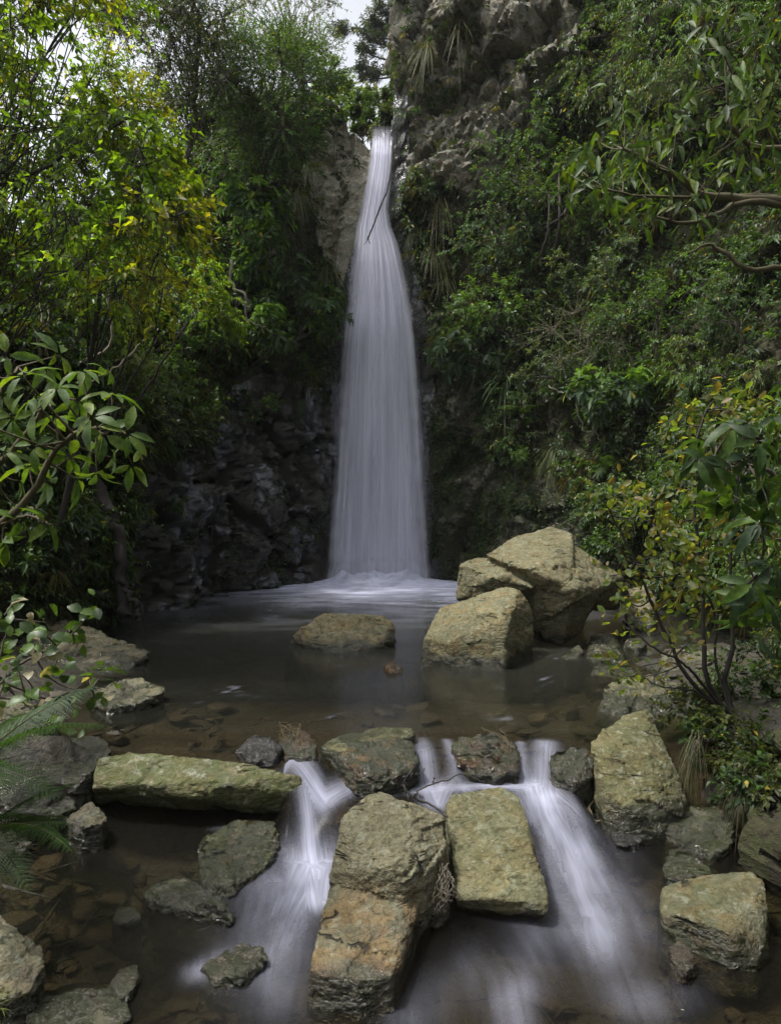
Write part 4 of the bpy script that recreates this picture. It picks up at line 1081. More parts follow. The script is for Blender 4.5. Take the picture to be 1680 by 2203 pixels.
plant("shrub", "bright lime fine-leaved spray hanging among dark leaves below the upper left tree", "shrub", near_base(P(300, 900, 8.6)), 'weep',
      cl_px([(445, 580, 8.6, .2), (455, 620, 8.6, .22), (470, 660, 8.6, .22), (440, 650, 8.6, .2), (485, 690, 8.6, .16)]), 203, trunk_top=P(400, 700, 8.6), bark=DARKB, r0=.02, per=26, cols=(YLG, (.12, .19, .015)), mat=M_LIT)
plant("tree", "fine-leaved dark tree against the sky at the top, left of the mid-green tree", "tree", near_base(P(420, 330, 12.5)), 'tiny',
      fill_px(330, 500, -120, 270, 10.5, 13, 40, .45, rngc) + fill_px(190, 420, -160, 70, 10.0, 12, 26, .45, rngc), 204, trunk_top=P(430, 60, 11.5), bark=BARK, r0=.06, per=30, cols=(OLG, (.075, .09, .02), MDG), leafscale=1.4)
plant("tree", "feathery mid-green tree on the slope left of the waterfall's head", "tree", near_base(P(585, 410, 13.3)), 'tiny',
      fill_px(470, 715, 60, 330, 11.6, 13.4, 64, .42, rngc, lambda u, v: ((u - 590) / 125) ** 2 + ((v - 195) / 140) ** 2 < 1), 205, trunk_top=P(585, 220, 12.5), bark=BARK, r0=.05, per=34, cols=((.048, .105, .022), MDG, LTG), leafscale=1.45)
plant("tree", "tall bare-stemmed tree with many upright grey branches at the top centre", "tree", near_base(P(650, 260, 16)), 'tiny',
      fill_px(520, 735, -160, 130, 15.5, 18.5, 46, .5, rngc, lambda u, v: u < 735 - max(0, v) * .45), 206, trunk_top=P(632, 60, 17), bark=(.12, .105, .08), r0=.08, per=14, cols=(OLG, (.10, .11, .025), LTG), leafscale=1.6)
plant("tree", "backlit tree standing behind the upper left corner tree, pale light between its leaves", "tree", near_base(P(120, 640, 9.5)), 'lit',
      fill_px(-120, 360, 120, 660, 8.6, 10.2, 80, .40, rngc, gapA), 207, trunk_top=P(110, 300, 9.4), bark=DARKB, r0=.06, per=13, cols=(YLG, LTG, (.20, .22, .03)), mat=M_LIT)
L_SH = [
    ("small", 470, 275, 110, 85, "dense small-leaved dark shrub beneath the fine-leaved dark tree", 10),
    ("small", 560, 350, 80, 60, "dark small shrub under the feathery mid-green tree's trunk", 8),
    ("five", 520, 455, 85, 65, "pale-glossed five-finger shrub upper left of the waterfall, below the dark shrubs", 9),
    ("five", 600, 545, 85, 70, "glossy five-finger shrub beside the hanging grass left of the waterfall", 9),
    ("five", 380, 590, 85, 75, "five-finger shrub with hand-shaped leaves under the bright drooping branch tips", 9),
    ("mid", 330, 700, 120, 110, "sunlit green bush above the dark wet rock face on the left", 13),
    ("five", 660, 660, 65, 70, "dark shrub with arching leaf clusters just left of the waterfall's middle", 8),
    ("five", 590, 700, 60, 60, "five-finger shrub behind the pale twisted branches", 7),
    ("mid", 390, 820, 95, 60, "overhanging green bush at the brink of the dark wet rock face", 10),
    ("mid", 250, 590, 110, 120, "loose sunlit bush around the thin pale saplings on the left", 12),
    ("mid", 120, 700, 130, 110, "backlit bush at the left edge above the foreground branch", 12),
    ("weep", 260, 830, 110, 70, "fine grey-green bush with stringy stems behind the foreground branch", 9),
    ("small", 560, 870, 35, 40, "little ferny bush clinging to the dark wet rock face", 4),
    ("small", 480, 740, 60, 45, "dark bush on the shoulder of the wet rock face", 6),
    ("small", 390, 1080, 22, 22, "tiny round tuft of leaves on the black rock wall", 3),
]
for i, (k, u, v, ru, rv, lab, n) in enumerate(L_SH):
    wall_shrub("shrub", lab, "shrub", k, u, v, ru, rv, 300 + i, n=n, r0=.022, push=1.1, bark=BARK if k != 'mid' else (.11, .095, .07), leafscale=1.15)
# --- right side
R_SH = [
    ("small", 1110, 360, 95, 75, "rounded glossy shrub, upper of those right of the waterfall below the cliff", 11),
    ("small", 1060, 480, 95, 85, "dense dark shrub with small shining leaves right of the hanging cliff grass", 12),
    ("small", 1200, 420, 75, 110, "taller dark shrub with a visible stem left of the big drooping tree", 11),
    ("small", 1150, 250, 45, 60, "thin upright shrub growing on the cliff ledge", 6),
    ("small", 1290, 560, 110, 60, "bluish-leaved spreading shrub under the drooping tree's lower branch", 10),
    ("mid", 1060, 650, 85, 60, "yellowish-green leafy shrub right of the waterfall's middle", 9),
    ("five", 1020, 740, 70, 60, "ferny green shrub low beside the right edge of the waterfall", 8),
    ("bare", 1260, 710, 115, 90, "grey twiggy half-bare shrub on the right slope", 11),
    ("five", 1310, 830, 100, 60, "pale glossy leafy shrub hanging below the twiggy half-bare shrub", 9),
    ("small", 1180, 790, 70, 55, "dark leafy shrub between the strap-leaved tuft and the pale glossy shrub", 8),
    ("small", 1105, 1000, 55, 45, "sparse pale-stemmed shrub hanging over the mossy right wall", 5),
    ("mid", 1330, 900, 60, 60, "tangle of pale curling stems under the pale glossy shrub", 5),
    ("weep", 1310, 90, 95, 110, "hanging fine-leaved shrub at the top of the cliff, right of the bare rock", 12),
    ("weep", 1500, 90, 150, 110, "dim weeping foliage in the upper right corner", 14),
    ("small", 1430, 250, 120, 90, "dark shrub behind the upper leaves of the drooping tree", 11),
    ("small", 1400, 680, 120, 90, "deep green shrub below the drooping tree's branches", 11),
    ("small", 1580, 640, 120, 90, "shaded shrub at the right edge below the drooping tree", 11),
    ("weep", 1560, 780, 110, 70, "dark hanging foliage above the yellow-leaved shrub", 9),
    ("small", 1320, 1190, 60, 45, "low dark-green leafy cushion behind the largest boulder's right end", 6),
    ("mid", 905, 380, 30, 50, "thin leafy strand on the rock right beside the head of the waterfall", 4),
]
for i, (k, u, v, ru, rv, lab, n) in enumerate(R_SH):
    wall_shrub("shrub", lab, "shrub", k, u, v, ru, rv, 400 + i, n=n, r0=.022, push=1.0, bark=PALE if k == 'bare' else BARK, leafscale=1.2,
               cols=[None, ((.060, .10, .055), (.045, .085, .045)), ((.085, .125, .03), (.06, .11, .025)), None, ((.05, .08, .05), (.07, .10, .06))][i % 5])
for i, (u, v, d, ru, rv, lab, n) in enumerate([(1590, 1480, 4.7, 110, 60, "low dark shrub behind the stems of the yellow-leaved shrub", 9), (1600, 1600, 3.9, 90, 60, "dark leafy growth on the bank below the yellow-leaved shrub", 8),
        (1500, 1560, 4.3, 70, 45, "small dark sprigs between the olive leaning rock and the yellow-leaved shrub's stems", 6), (1640, 1720, 3.5, 70, 70, "shaded low growth on the bank at the right edge above the olive rock", 7), (1660, 1400, 4.9, 60, 80, "dark leafy growth at the right edge behind the nearest leaves", 7)]):
    wall_shrub("shrub", lab, "shrub", "small", u, v, ru, rv, 460 + i, n=n, d=d, r0=.012, bark=DARKB, cols=(DKG, MDG, OLG), leafscale=.8)
# --- beyond the lip of the fall
B_SH = [
    ("tiny", 775, 262, 60, 28, 16.2, "low leafy growth on the rock directly behind the waterfall's lip", 9, (MDG, LTG, OLG)),
    ("tiny", 740, 225, 60, 60, 17.5, "sunlit bush at the left behind the waterfall's lip", 9, (LTG, YLG, MDG)),
    ("tiny", 800, 240, 55, 50, 18.5, "pale green bush in the middle behind the waterfall's lip", 8, (LTG, YLG, (.11, .13, .05))),
    ("tiny", 852, 215, 35, 80, 16.5, "thin grey-green bush against the cliff behind the waterfall's lip", 8, (OLG, MDG, (.09, .11, .05))),
    ("mid", 828, 268, 32, 22, 15.4, "leafy twig overhanging the very top of the waterfall", 5, (OLG, MDG)),
    ("tiny", 705, 165, 45, 90, 19, "bright-topped bush right of the feathery mid-green tree", 8, (LTG, YLG)),
]
for i, (k, u, v, ru, rv, d, lab, n, cols) in enumerate(B_SH):
    c = P(u, v, d)
    wall_shrub("shrub", lab, "shrub", k, u, v, ru, rv, 500 + i, n=n, d=d, base=(c[0], c[1], 8.7 if d > 16 else 8.9), cols=cols, r0=.03, leafscale=2.2 if k == 'tiny' else 1.2, per=34)
# --- big-leaved plants near the camera: every leaf that can be picked out is a part
def leaf_protos(cols, L, Wd_, mat, droop, n=6, seed=0):
    rng = np.random.default_rng(seed); out_ = []
    for k in range(n):
        c = np.array(cols[k % len(cols)]) * rng.uniform(.85, 1.15)
        V, T_, C_ = leaf_mesh(np.zeros((1, 3)), np.array([[1., 0, 0]]), np.array([[0, 0, 1.]]), np.array([L]), np.array([Wd_ * rng.uniform(.85, 1.15)]), c[None], droop=droop * rng.uniform(.6, 1.5), fold=.16, fine=True)
        out_.append(new_mesh("leaf", V, tris=T_, attrs=dict(col=C_), mats=[mat], smooth=True))
    return out_
def place_leaf(me, root, base, p, d, up, s):
    d = nrm(np.asarray(d)); r = nrm(np.cross(up, d)); n = np.cross(d, r)
    o = obj("leaf", me, root)
    M = Matrix(((d[0] * s, r[0] * s, n[0] * s, p[0] - base[0]), (d[1] * s, r[1] * s, n[1] * s, p[1] - base[1]), (d[2] * s, r[2] * s, n[2] * s, p[2] - base[2]), (0, 0, 0, 1)))
    o.matrix_local = M
    return o
def leafy_plant(name, label, cat, base, stems, whorls, seed, L, Wl, cols, mat, nleaf=5, droop=.35, radial=1.0, axw=.4, bark=BARK, extra=0, extra_cols=None, maxparts=290, spread=0.0, stem_r=None, face=-.35):
    """stems: lists of world points with a radius; whorls: world points where leaves spring"""
    rng = np.random.default_rng(seed); base = np.asarray(base, float)
    root = obj(name, None, label=label, cat=cat, loc=base)
    wood = Bag(); nodes = []
    for sp, r0, r1 in stems:
        q = poly_path(sp, 22, .004, rng)
        nodes.append(q)
        wood.tube((q - base)[None], np.linspace(r0, r1, 22)[None], 6, bark)
    nodes = np.concatenate(nodes)
    protos = leaf_protos(cols, L, Wl, mat, droop, 8, seed)
    bag = Bag(); cnt = 0
    order = list(range(len(whorls))); 
    for wi in order:
        w = np.asarray(whorls[wi], float)
        j = np.argmin(((nodes - w) ** 2).sum(1) + np.where(np.linalg.norm(nodes - w, axis=1) < .03, 1, 0))
        a = nodes[j]; ax = nrm(w - a + Z3V * .03)
        m = (a + w) * .5 + rng.normal(size=3) * .03 - Z3V * .02
        wood.tube(bez((a - base)[None], (m - base)[None], (w - base)[None], 7), np.linspace(stem_r or .006, .0025, 7)[None], 4, bark)
        ax = nrm(ax + Z3V * .35 + np.array([0, face, 0]))
        e1 = nrm(np.cross(ax, np.array([.3, .1, 1.]))); e2 = np.cross(ax, e1); ph = rng.uniform(0, 6.3)
        k_all = nleaf + rng.integers(-1, 2) + extra
        for k in range(k_all):
            a_ = ph + k * (6.283 / max(nleaf, 1)) + rng.normal() * .25
            d = ax * axw + (e1 * math.cos(a_) + e2 * math.sin(a_)) * radial - Z3V * droop * rng.uniform(.5, 1.3)
            p = w + nrm(d) * .012 + (rng.normal(size=3) * spread)
            up = nrm(ax + rng.normal(size=3) * .3)
            s = rng.uniform(.6, 1.2)
            if cnt < maxparts and k < nleaf + 1:
                place_leaf(protos[rng.integers(0, 8)], root, base, p, d, up, s); cnt += 1
            else:
                c = np.array((extra_cols or cols)[rng.integers(0, len(extra_cols or cols))]) * rng.uniform(.7, 1.2)
                bag.add(*leaf_mesh((p - base)[None], d[None], up[None], np.array([L * s]), np.array([Wl * s]), c[None], droop=droop * .5, fine=True))
    obj("stem", wood.mesh("stem", M_BARK, quads=True, smooth=True), root)
    if bag.n:
        o = obj("foliage", bag.mesh("foliage", mat), root, kind="stuff")
    return root
def reg1(reg, x, y, d):
    return pts(reg, [(x, y, d)])[0]
rngw = np.random.default_rng(5)
# left: five-finger branches reaching in from the bank
W_ = [(200, 110), (450, 120), (330, 250), (480, 230), (100, 150), (60, 330), (240, 330), (450, 400), (545, 400), (480, 500), (570, 530), (420, 560), (330, 590), (200, 600), (80, 600), (60, 700), (200, 790), (90, 780), (300, 500), (150, 450), (30, 60), (350, 130), (260, 60), (400, 330), (20, 480), (10, 230), (150, 250), (380, 470), (-60, 120), (-80, 350), (-80, 600), (250, 200), (130, 540), (30, 860)]
leafy_plant("shrub", "nearest big-leaved shrub reaching in over the left bank on bare stems", "shrub", np.array([-2.35, 3.3, .35]),
            [([(-2.35, 3.3, .35), P(-140, 1120, 3.2), P(0, 1004, 3.1), P(65, 919, 3.05), P(125, 834, 3.0)], .022, .008),
             ([(-2.35, 3.3, .35), P(-120, 1190, 3.1), P(0, 1129, 2.95), P(75, 1054, 2.9), P(120, 969, 2.85), P(200, 924, 2.8), P(270, 930, 2.78)], .022, .006),
             ([P(-140, 1120, 3.2), P(-40, 900, 3.2), P(40, 790, 3.2)], .012, .006), ([P(0, 1129, 2.95), P(60, 1110, 2.9), P(110, 1130, 2.85)], .008, .004)],
            [reg1('R3', x, y, rngw.uniform(2.65, 3.25)) for x, y in W_], 601, .100, .037, (LTG, (.06, .11, .02), (.09, .145, .022), (.055, .10, .03), (.11, .16, .022)), M_GLOSS, nleaf=6, droop=.45, bark=(.085, .07, .035), face=-.3)
# left: low round-leaved sprigs over the bank rocks
W_ = [(170, 1240), (300, 1250), (345, 1240), (150, 1330), (80, 1400), (300, 1310), (230, 1400), (20, 1330), (60, 1320), (380, 1180), (200, 1210), (400, 1430), (430, 1450), (30, 1430), (100, 1440), (60, 1510), (140, 1510), (20, 1540), (200, 1500), (240, 1560), (290, 1640), (330, 1500), (410, 1540), (300, 1580), (160, 1600), (50, 1250), (-20, 1400), (-30, 1500), (20, 1180), (60, 1120)]
leafy_plant("shrub", "low round-leaved sprigs with a few leaves coloured pale as if sunlit over the left bank rocks", "shrub", np.array([-2.45, 3.9, .35]),
            [([(-2.45, 3.9, .35), P(-20, 1480, 4.0), P(40, 1430, 4.0), P(120, 1390, 4.0), P(170, 1350, 4.1)], .012, .004), ([(-2.45, 3.9, .35), P(20, 1500, 3.8), P(100, 1500, 3.8), P(200, 1480, 3.9)], .01, .003), ([P(-20, 1480, 4.0), P(10, 1380, 4.1), P(30, 1300, 4.1)], .008, .003)],
            [reg1('R3', x, y, rngw.uniform(3.7, 4.3)) for x, y in W_], 602, .078, .052, (MDG, LTG, (.06, .11, .03), (.30, .27, .18), DKG, LTG), M_LEAF, nleaf=5, droop=.3, bark=BARK, spread=.05)  # the palest leaf colour paints sunlight on a few leaves
# right: the drooping tree
W_ = [(830, 660), (880, 590), (960, 620), (1030, 650), (970, 700), (900, 760), (830, 800), (900, 860), (950, 830), (1000, 900), (1080, 880), (1130, 950), (1100, 800), (1180, 790), (1060, 730), (1150, 620), (1200, 640), (1280, 720), (1300, 640), (1130, 560), (1230, 540), (1180, 470), (1090, 520), (1000, 450), (960, 460), (1290, 470), (1380, 640), (1350, 560), (1400, 520), (1480, 430), (1550, 330), (1470, 290), (1500, 370), (1600, 450), (1620, 540), (1560, 550), (1450, 250), (1270, 200), (1340, 300), (1280, 380), (1480, 60), (1400, 110), (1290, 40), (1580, 160), (1640, 260), (1660, 60), (1420, 720), (1500, 690), (1360, 780), (1240, 860), (1200, 730), (760, 740), (800, 720), (1320, 930), (1440, 780), (1570, 700), (1640, 700), (1360, 150), (1540, 230)]
tb_ = np.array([4.6, 6.0, 1.2])
leafy_plant("tree", "large drooping broad-leaved tree leaning in from the right edge on crooked limbs", "tree", tb_,
            [([tb_, (4.2, 5.9, 2.4), P(1790, 470, 5.6), P(1680, 437, 5.4), P(1580, 425, 5.3), P(1505, 420, 5.2), P(1465, 385, 5.1), P(1405, 350, 5.0), P(1340, 320, 5.0)], .055, .012),
             ([P(1790, 470, 5.6), P(1660, 436, 5.35), P(1590, 437, 5.2), P(1540, 460, 5.1), P(1475, 480, 5.0), P(1410, 466, 4.95)], .03, .008),
             ([(4.2, 5.9, 2.4), P(1760, 330, 5.6), P(1680, 320, 5.4), P(1620, 315, 5.3), P(1580, 280, 5.2), P(1565, 240, 5.2), P(1560, 100, 5.2)], .035, .008),
             ([P(1680, 430, 5.4), P(1640, 420, 5.5), P(1490, 425, 5.3), P(1365, 420, 5.2), P(1270, 400, 5.1)], .018, .006),
             ([(4.2, 5.9, 2.4), P(1760, 590, 5.6), P(1680, 575, 5.5), P(1615, 580, 5.4), P(1550, 540, 5.4), P(1525, 525, 5.4), P(1480, 545, 5.3)], .03, .008)],
            [reg1('R2', x, y, rngw.uniform(4.6, 5.6)) for x, y in W_], 603, .110, .038, (LTG, MDG, (.075, .12, .018), (.05, .08, .03), (.09, .12, .015)), M_GLOSS, nleaf=5, droop=.85, radial=.8, bark=(.075, .065, .03), extra=3, spread=.045)
# right: yellow-leaved shrub
W_ = [(1000, 650), (930, 690), (1060, 700), (1130, 720), (980, 740), (1080, 780), (1180, 800), (1230, 850), (1300, 860), (1150, 920), (1100, 960), (1190, 1010), (1300, 940), (1380, 900), (1250, 1020), (1000, 1080), (940, 1010), (1040, 1130), (1130, 1150), (1250, 1150), (1180, 1230), (1000, 1220), (1100, 1250), (1330, 1060), (1350, 1180), (1220, 1290), (1280, 300), (1250, 370), (1340, 330), (1400, 240), (1480, 270), (1250, 480), (1290, 560), (1350, 450), (1420, 350), (1550, 270), (1260, 620), (1350, 620), (1420, 480), (1440, 560), (1400, 700), (1330, 740), (1440, 800), (1160, 860), (1060, 1000), (1220, 930), (1290, 1000), (1400, 1060), (1420, 1180), (1300, 1280), (1000, 1420), (960, 1400), (1060, 1450), (1140, 1430), (890, 700), (1020, 690), (1100, 730), (1160, 770), (1250, 780), (1310, 390), (1460, 300), (1520, 330), (1390, 300)]
yb = np.array([2.05, 4.35, .05])
YEL = ((.13, .165, .04), (.165, .18, .06), (.10, .145, .035), (.15, .155, .05), (.085, .13, .035), (.20, .15, .05))
leafy_plant("shrub", "yellow-green small-leaved shrub on several dark stems at the right of the pool", "shrub", yb,
            [([yb, P(1522, 1468, 4.3), P(1510, 1284, 4.3), P(1500, 1180, 4.25), P(1490, 980, 4.2), P(1520, 880, 4.2)], .018, .006),
             ([yb, P(1485, 1468, 4.3), P(1440, 1384, 4.3), P(1390, 1274, 4.3), P(1355, 1184, 4.3), P(1320, 1114, 4.3), P(1295, 1074, 4.3)], .014, .004),
             ([yb, P(1560, 1468, 4.4), P(1575, 1384, 4.4), P(1570, 1234, 4.4), P(1590, 1000, 4.4)], .02, .007),
             ([yb, P(1500, 1460, 4.2), P(1465, 1424, 4.15), P(1400, 1390, 4.1), P(1340, 1334, 4.1)], .01, .004), ([yb, P(1540, 1430, 4.4), P(1530, 1300, 4.35), P(1450, 1200, 4.3), P(1400, 1120, 4.3)], .01, .004),
             ([yb, P(1500, 1490, 4.2), P(1430, 1480, 4.1), P(1370, 1450, 4.1)], .008, .003)],
            [reg1('R4', x, y, rngw.uniform(4.0, 4.55)) for x, y in W_], 604, .060, .032, YEL, M_LIT, nleaf=5, extra=11, droop=.1, radial=.8, axw=.7, bark=(.022, .018, .015), spread=.055, maxparts=290)
# right: dark five-finger leaves nearest the camera
W_ = [(1320, 500), (1380, 530), (1340, 420), (1430, 640), (1500, 600), (1400, 680), (1500, 680), (1600, 600), (1640, 480), (1620, 700), (1650, 330), (1540, 500), (1480, 370), (1550, 350), (1590, 780), (1650, 850), (1520, 790), (1500, 1100), (1560, 1040), (1600, 1090), (1640, 1000), (1500, 1180), (1650, 1150), (1600, 1260), (1680, 1300), (1640, 960), (1680, 620), (1690, 400), (1580, 430), (1680, 1020)]
fb = np.array([2.35, 3.2, .2])
leafy_plant("shrub", "dark broad-leaved shrub cut by the right edge in front of the yellow-leaved shrub", "shrub", fb,
            [([fb, P(1800, 1400, 3.1), P(1690, 1290, 3.0), P(1640, 1240, 2.95), P(1590, 1270, 2.9)], .02, .006), ([fb, P(1830, 1200, 3.1), P(1740, 1080, 3.0), P(1640, 1010, 2.95), P(1540, 980, 2.9)], .02, .005), ([P(1830, 1200, 3.1), P(1760, 960, 3.0), P(1680, 900, 3.0)], .014, .006)],
            [reg1('R4', x, y, rngw.uniform(2.7, 3.15)) for x, y in W_], 605, .098, .036, (BLU, MDG, DKG, (.05, .095, .03), LTG), M_GLOSS, nleaf=6, droop=.6, bark=BARK, face=-.4)

# --- ferns: fronds are parts
def frond_mesh(Lf, npin, pinL, col, seed, curl=.5, rise=.5):
    rng = np.random.default_rng(seed)
    t = np.linspace(0, 1, npin)
    x = Lf * t; z = Lf * (rise * t - curl * t * t)
    ctr = np.stack([x, np.zeros(npin), z], 1)
    prof_ = np.clip(np.sin(np.pi * np.clip(t * .88 + .10, 0, 1)) ** .8, .05, 1) * pinL
    bag = Bag()
    tgd = nrm(np.gradient(ctr, axis=0)); upv = np.cross(np.tile([0, 1., 0], (npin, 1)), tgd) * -1
    for s in (-1, 1):
        d = nrm(tgd * .45 + np.array([0, s, 0]) + Z3V * -.12 + rng.normal(size=(npin, 3)) * .06)
        # each pinna carries its own row of pinnules
        m = 9
        for k in range(m):
            f = (k + .5) / m
            pp = ctr + d * (prof_ * f)[:, None] - Z3V * (prof_ * .18 * f * f)[:, None]
            for s2 in (-1, 1):
                dd_ = nrm(d * .55 + s2 * tgd)
                c = np.tile(np.asarray(col), (npin, 1)) * rng.uniform(.75, 1.25, (npin, 1))
                bag.add(*leaf_mesh(pp, dd_, -upv * np.sign((-upv)[:, 2:3] + 1e-6), prof_ * .20 * (1 - f * .7) + .002, np.full(npin, Lf / npin * .55) * (1 - .4 * f), c, droop=.1))
    bag.tube(ctr[None], np.linspace(.006, .0015, npin)[None] * Lf, 4, (.05, .05, .02)) if False else None
    V, Q = tubes(ctr[None], np.linspace(.010, .002, npin)[None] * Lf, 3)
    tri = np.concatenate([Q[:, [0, 1, 2]], Q[:, [0, 2, 3]]])
    bag.add(V, tri, np.tile(np.array([.07, .065, .025]), (len(V), 1)))
    return bag.mesh("frond", M_LEAF)
def fern(label, base, n, Lf, col, seed, az=None, el=(.2, .7), npin=22, pin=.30):
    rng = np.random.default_rng(seed); base = np.asarray(base)
    root = obj("fern", None, label=label, cat="fern", loc=base)
    ms = [frond_mesh(1.0, npin, pin, col, seed + k, curl=.35 + .25 * k, rise=.45) for k in range(3)]
    az = az or [i * 6.283 / n + rng.uniform(-.3, .3) for i in range(n)]
    for k, a in enumerate(az):
        o = obj("frond", ms[k % 3], root)
        s = Lf * rng.uniform(.75, 1.15)
        o.matrix_local = Matrix.Rotation(a, 4, 'Z') @ Matrix.Rotation(-rng.uniform(*el), 4, 'Y') @ Matrix.Rotation(rng.uniform(-.4, .4), 4, 'X') @ Matrix.Scale(s, 4)
    return root
fern("large arching fern at the left edge above the stream", P(-70, 1665, 2.9), 7, .50, (.032, .07, .018), 701, az=[.35, .05, -.35, .8, -.8, -1.2, 1.6], el=(.1, .5), npin=34, pin=.26)
fern("fern with drooping fronds at the left edge below the grey-brown angular rock", P(-50, 1800, 2.8), 7, .42, (.03, .065, .016), 702, az=[.1, -.3, -.7, .5, -1.1, 1.2, .3], el=(-.1, .4), npin=30, pin=.26)
fern("small bright fern beside the low mossy bank rocks at the left edge", P(-40, 1590, 3.6), 5, .26, (.05, .10, .025), 703, az=[.3, -.2, -.7, .9, -1.3], el=(0, .5), npin=24)
for i, (u, v, Lf, lab) in enumerate([
    (1010, 700, .55, "fern spreading pale fronds below the yellowish-green leafy shrub"), (1135, 890, .5, "fern under the strap-leaved tuft on the right wall"), (1240, 850, .4, "fern at the left end of the pale glossy leafy shrub"),
    (1420, 830, .6, "dim fern in the hollow above the yellow-leaved shrub's left arm"), (690, 740, .45, "fern hanging beside the waterfall's left edge"), (545, 900, .4, "fern growing on the top edge of the black wet rock face"), (1500, 760, .5, "dim fern beneath the dark hanging foliage at the right"),
    (1300, 1010, .4, "small fern in the shade behind the hanging grass tuft")]):
    p, nn = hit(u, v)
    fern(lab, np.array(p) + np.array(nn) * .05, 8, Lf, (.045, .085, .025), 710 + i, el=(-.1, .6), npin=18)

# --- grass and strap-leaved tufts
def tuft(name, label, cat, base, out_, n, L, w, cols, seed, hang=1.0, spread=.6, lift=.6, k=6):
    rng = np.random.default_rng(seed); base = np.asarray(base, float); out_ = np.asarray(out_, float)
    d = nrm(out_ * .7 + Z3V * lift + rand_unit(n, rng) * spread)
    ln = L * rng.uniform(.45, 1.15, n)
    t = np.linspace(0, 1, k)
    c = rng.normal(size=(n, 3))[:, None] * .02 + d[:, None] * (ln[:, None] * t)[:, :, None] - Z3V * ((ln * hang * rng.uniform(.5, 1.3, n))[:, None] * t ** 2)[:, :, None]
    side = nrm(np.cross(d, Z3V + .2 * rng.normal(size=(n, 3))))
    ww = (w * rng.uniform(.6, 1.2, n))[:, None] * np.array([.7, 1, .95, .8, .5, .05])[None, :k]
    V = np.stack([c - side[:, None] * ww[:, :, None] * .5, c + side[:, None] * ww[:, :, None] * .5], 2).reshape(-1, 3)
    i = (np.arange(n)[:, None] * k + np.arange(k - 1))[:, :, None] * 2
    Q = np.concatenate([i, i + 1, i + 3, i + 2], -1).reshape(-1, 4)
    pal = np.array(cols); cc = pal[rng.integers(0, len(pal), n)] * rng.uniform(.7, 1.25, (n, 1))
    me = new_mesh(name, V, quads=Q, mats=[M_GRASS], attrs=dict(col=np.repeat(cc, k * 2, 0)), smooth=True)
    return obj(name, me, label=label, cat=cat, loc=base)
STRAW = ((.17, .155, .09), (.13, .125, .065), (.10, .105, .045)); GRN = ((.06, .09, .025), (.09, .11, .04), (.045, .075, .02))
for i, (u, v, L, n, cols, lab) in enumerate([
    (655, 370, .85, 150, GRN + STRAW[2:], "long drooping grass tuft at the upper left edge of the tan outcrop"), (640, 430, .9, 160, STRAW + GRN, "pale straw-coloured hanging grass on the left flank of the tan outcrop"),
    (615, 500, .85, 150, GRN + STRAW[1:], "grass tuft hanging under the straw-coloured grass left of the waterfall"), (705, 575, .7, 120, STRAW[1:] + GRN, "straw-tipped grass tuft close to the waterfall's left edge, midway up"),
    (690, 690, .7, 120, GRN, "green grass tuft hanging beside the lower left edge of the fall"), (725, 640, .5, 90, GRN + STRAW[2:], "short grass tuft touching the waterfall's left edge"),
    (945, 440, .75, 160, STRAW, "dry straw-coloured grass hanging below the cliff right of the fall's head"), (930, 545, .7, 150, STRAW + GRN[:1], "second dry grass tuft, lower, right of the waterfall"),
    (960, 600, .6, 110, STRAW[1:] + GRN, "green and straw grass tuft beneath the two dry tufts right of the fall"), (905, 500, .5, 90, GRN, "bright green grass tuft between the waterfall and the dry tufts"),
    (925, 110, .7, 150, STRAW + GRN[:1], "straw grass tuft on the cliff ledge near the sky"), (985, 60, .6, 110, STRAW, "dry grass tuft at the top of the cliff"), (900, 180, .6, 110, STRAW[1:] + GRN, "grass tuft hanging on the cliff above the fall's head"),
    (1210, 960, .6, 190, GRN + STRAW[2:], "round hanging grass tuft under the pale glossy shrub on the right wall"), (1600, 700, .7, 110, GRN, "dark grass hanging at the right edge"), (1480, 900, .6, 100, GRN, "dark grass hanging in the hollow behind the yellow-leaved shrub"),
    (640, 860, .35, 70, GRN, "thin grass hanging from the brink of the wet rock face"), (500, 900, .4, 80, GRN + STRAW[2:], "mossy grass trailing over the dark rock face on the left")]):
    p, nn = hit(u, v)
    tuft("grass_tuft", lab, "grass", np.array(p) + np.array(nn) * .03, nn, n, L, .011 if L > .5 else .008, cols, 800 + i, hang=1.25, spread=.55)
for i, (u, v, L, lab) in enumerate([(1085, 820, .75, "strap-leaved flax-like tuft arching on the right wall"), (1210, 720, .6, "strap-leaved tuft beside the grey twiggy shrub"), (1300, 770, .55, "broad-bladed tuft behind the twiggy shrub's right side")]):
    p, nn = hit(u, v)
    tuft("flax", lab, "plant", np.array(p) + np.array(nn) * .03, nn, 46, L, .032, ((.06, .10, .035), (.08, .12, .045), (.04, .075, .03)), 840 + i, hang=.8, lift=1.1, spread=.8)
tuft("grass_tuft", "yellow-green grass blades at the bottom left corner", "grass", P(-30, 2190, 2.35), (.5, -.1, .3), 46, .20, .006, ((.11, .14, .03), (.07, .10, .02)), 850, hang=.7, lift=1.2)
tuft("grass_tuft", "brown-tipped grass blades trailing towards the stream from the left edge ferns", "grass", P(-40, 1860, 2.75), (.9, -.2, .2), 50, .30, .005, ((.10, .11, .03), (.18, .14, .08), (.07, .10, .02)), 851, hang=.55, lift=.35, spread=.35)
tuft("grass_tuft", "tangle of dry stems and roots hanging under the right bank's bush", "grass", P(1500, 1590, 3.85), (-.5, -.4, -.6), 60, .26, .003, ((.10, .085, .055), (.06, .05, .035), (.05, .07, .02)), 852, hang=1.3, lift=-.3, spread=.45)
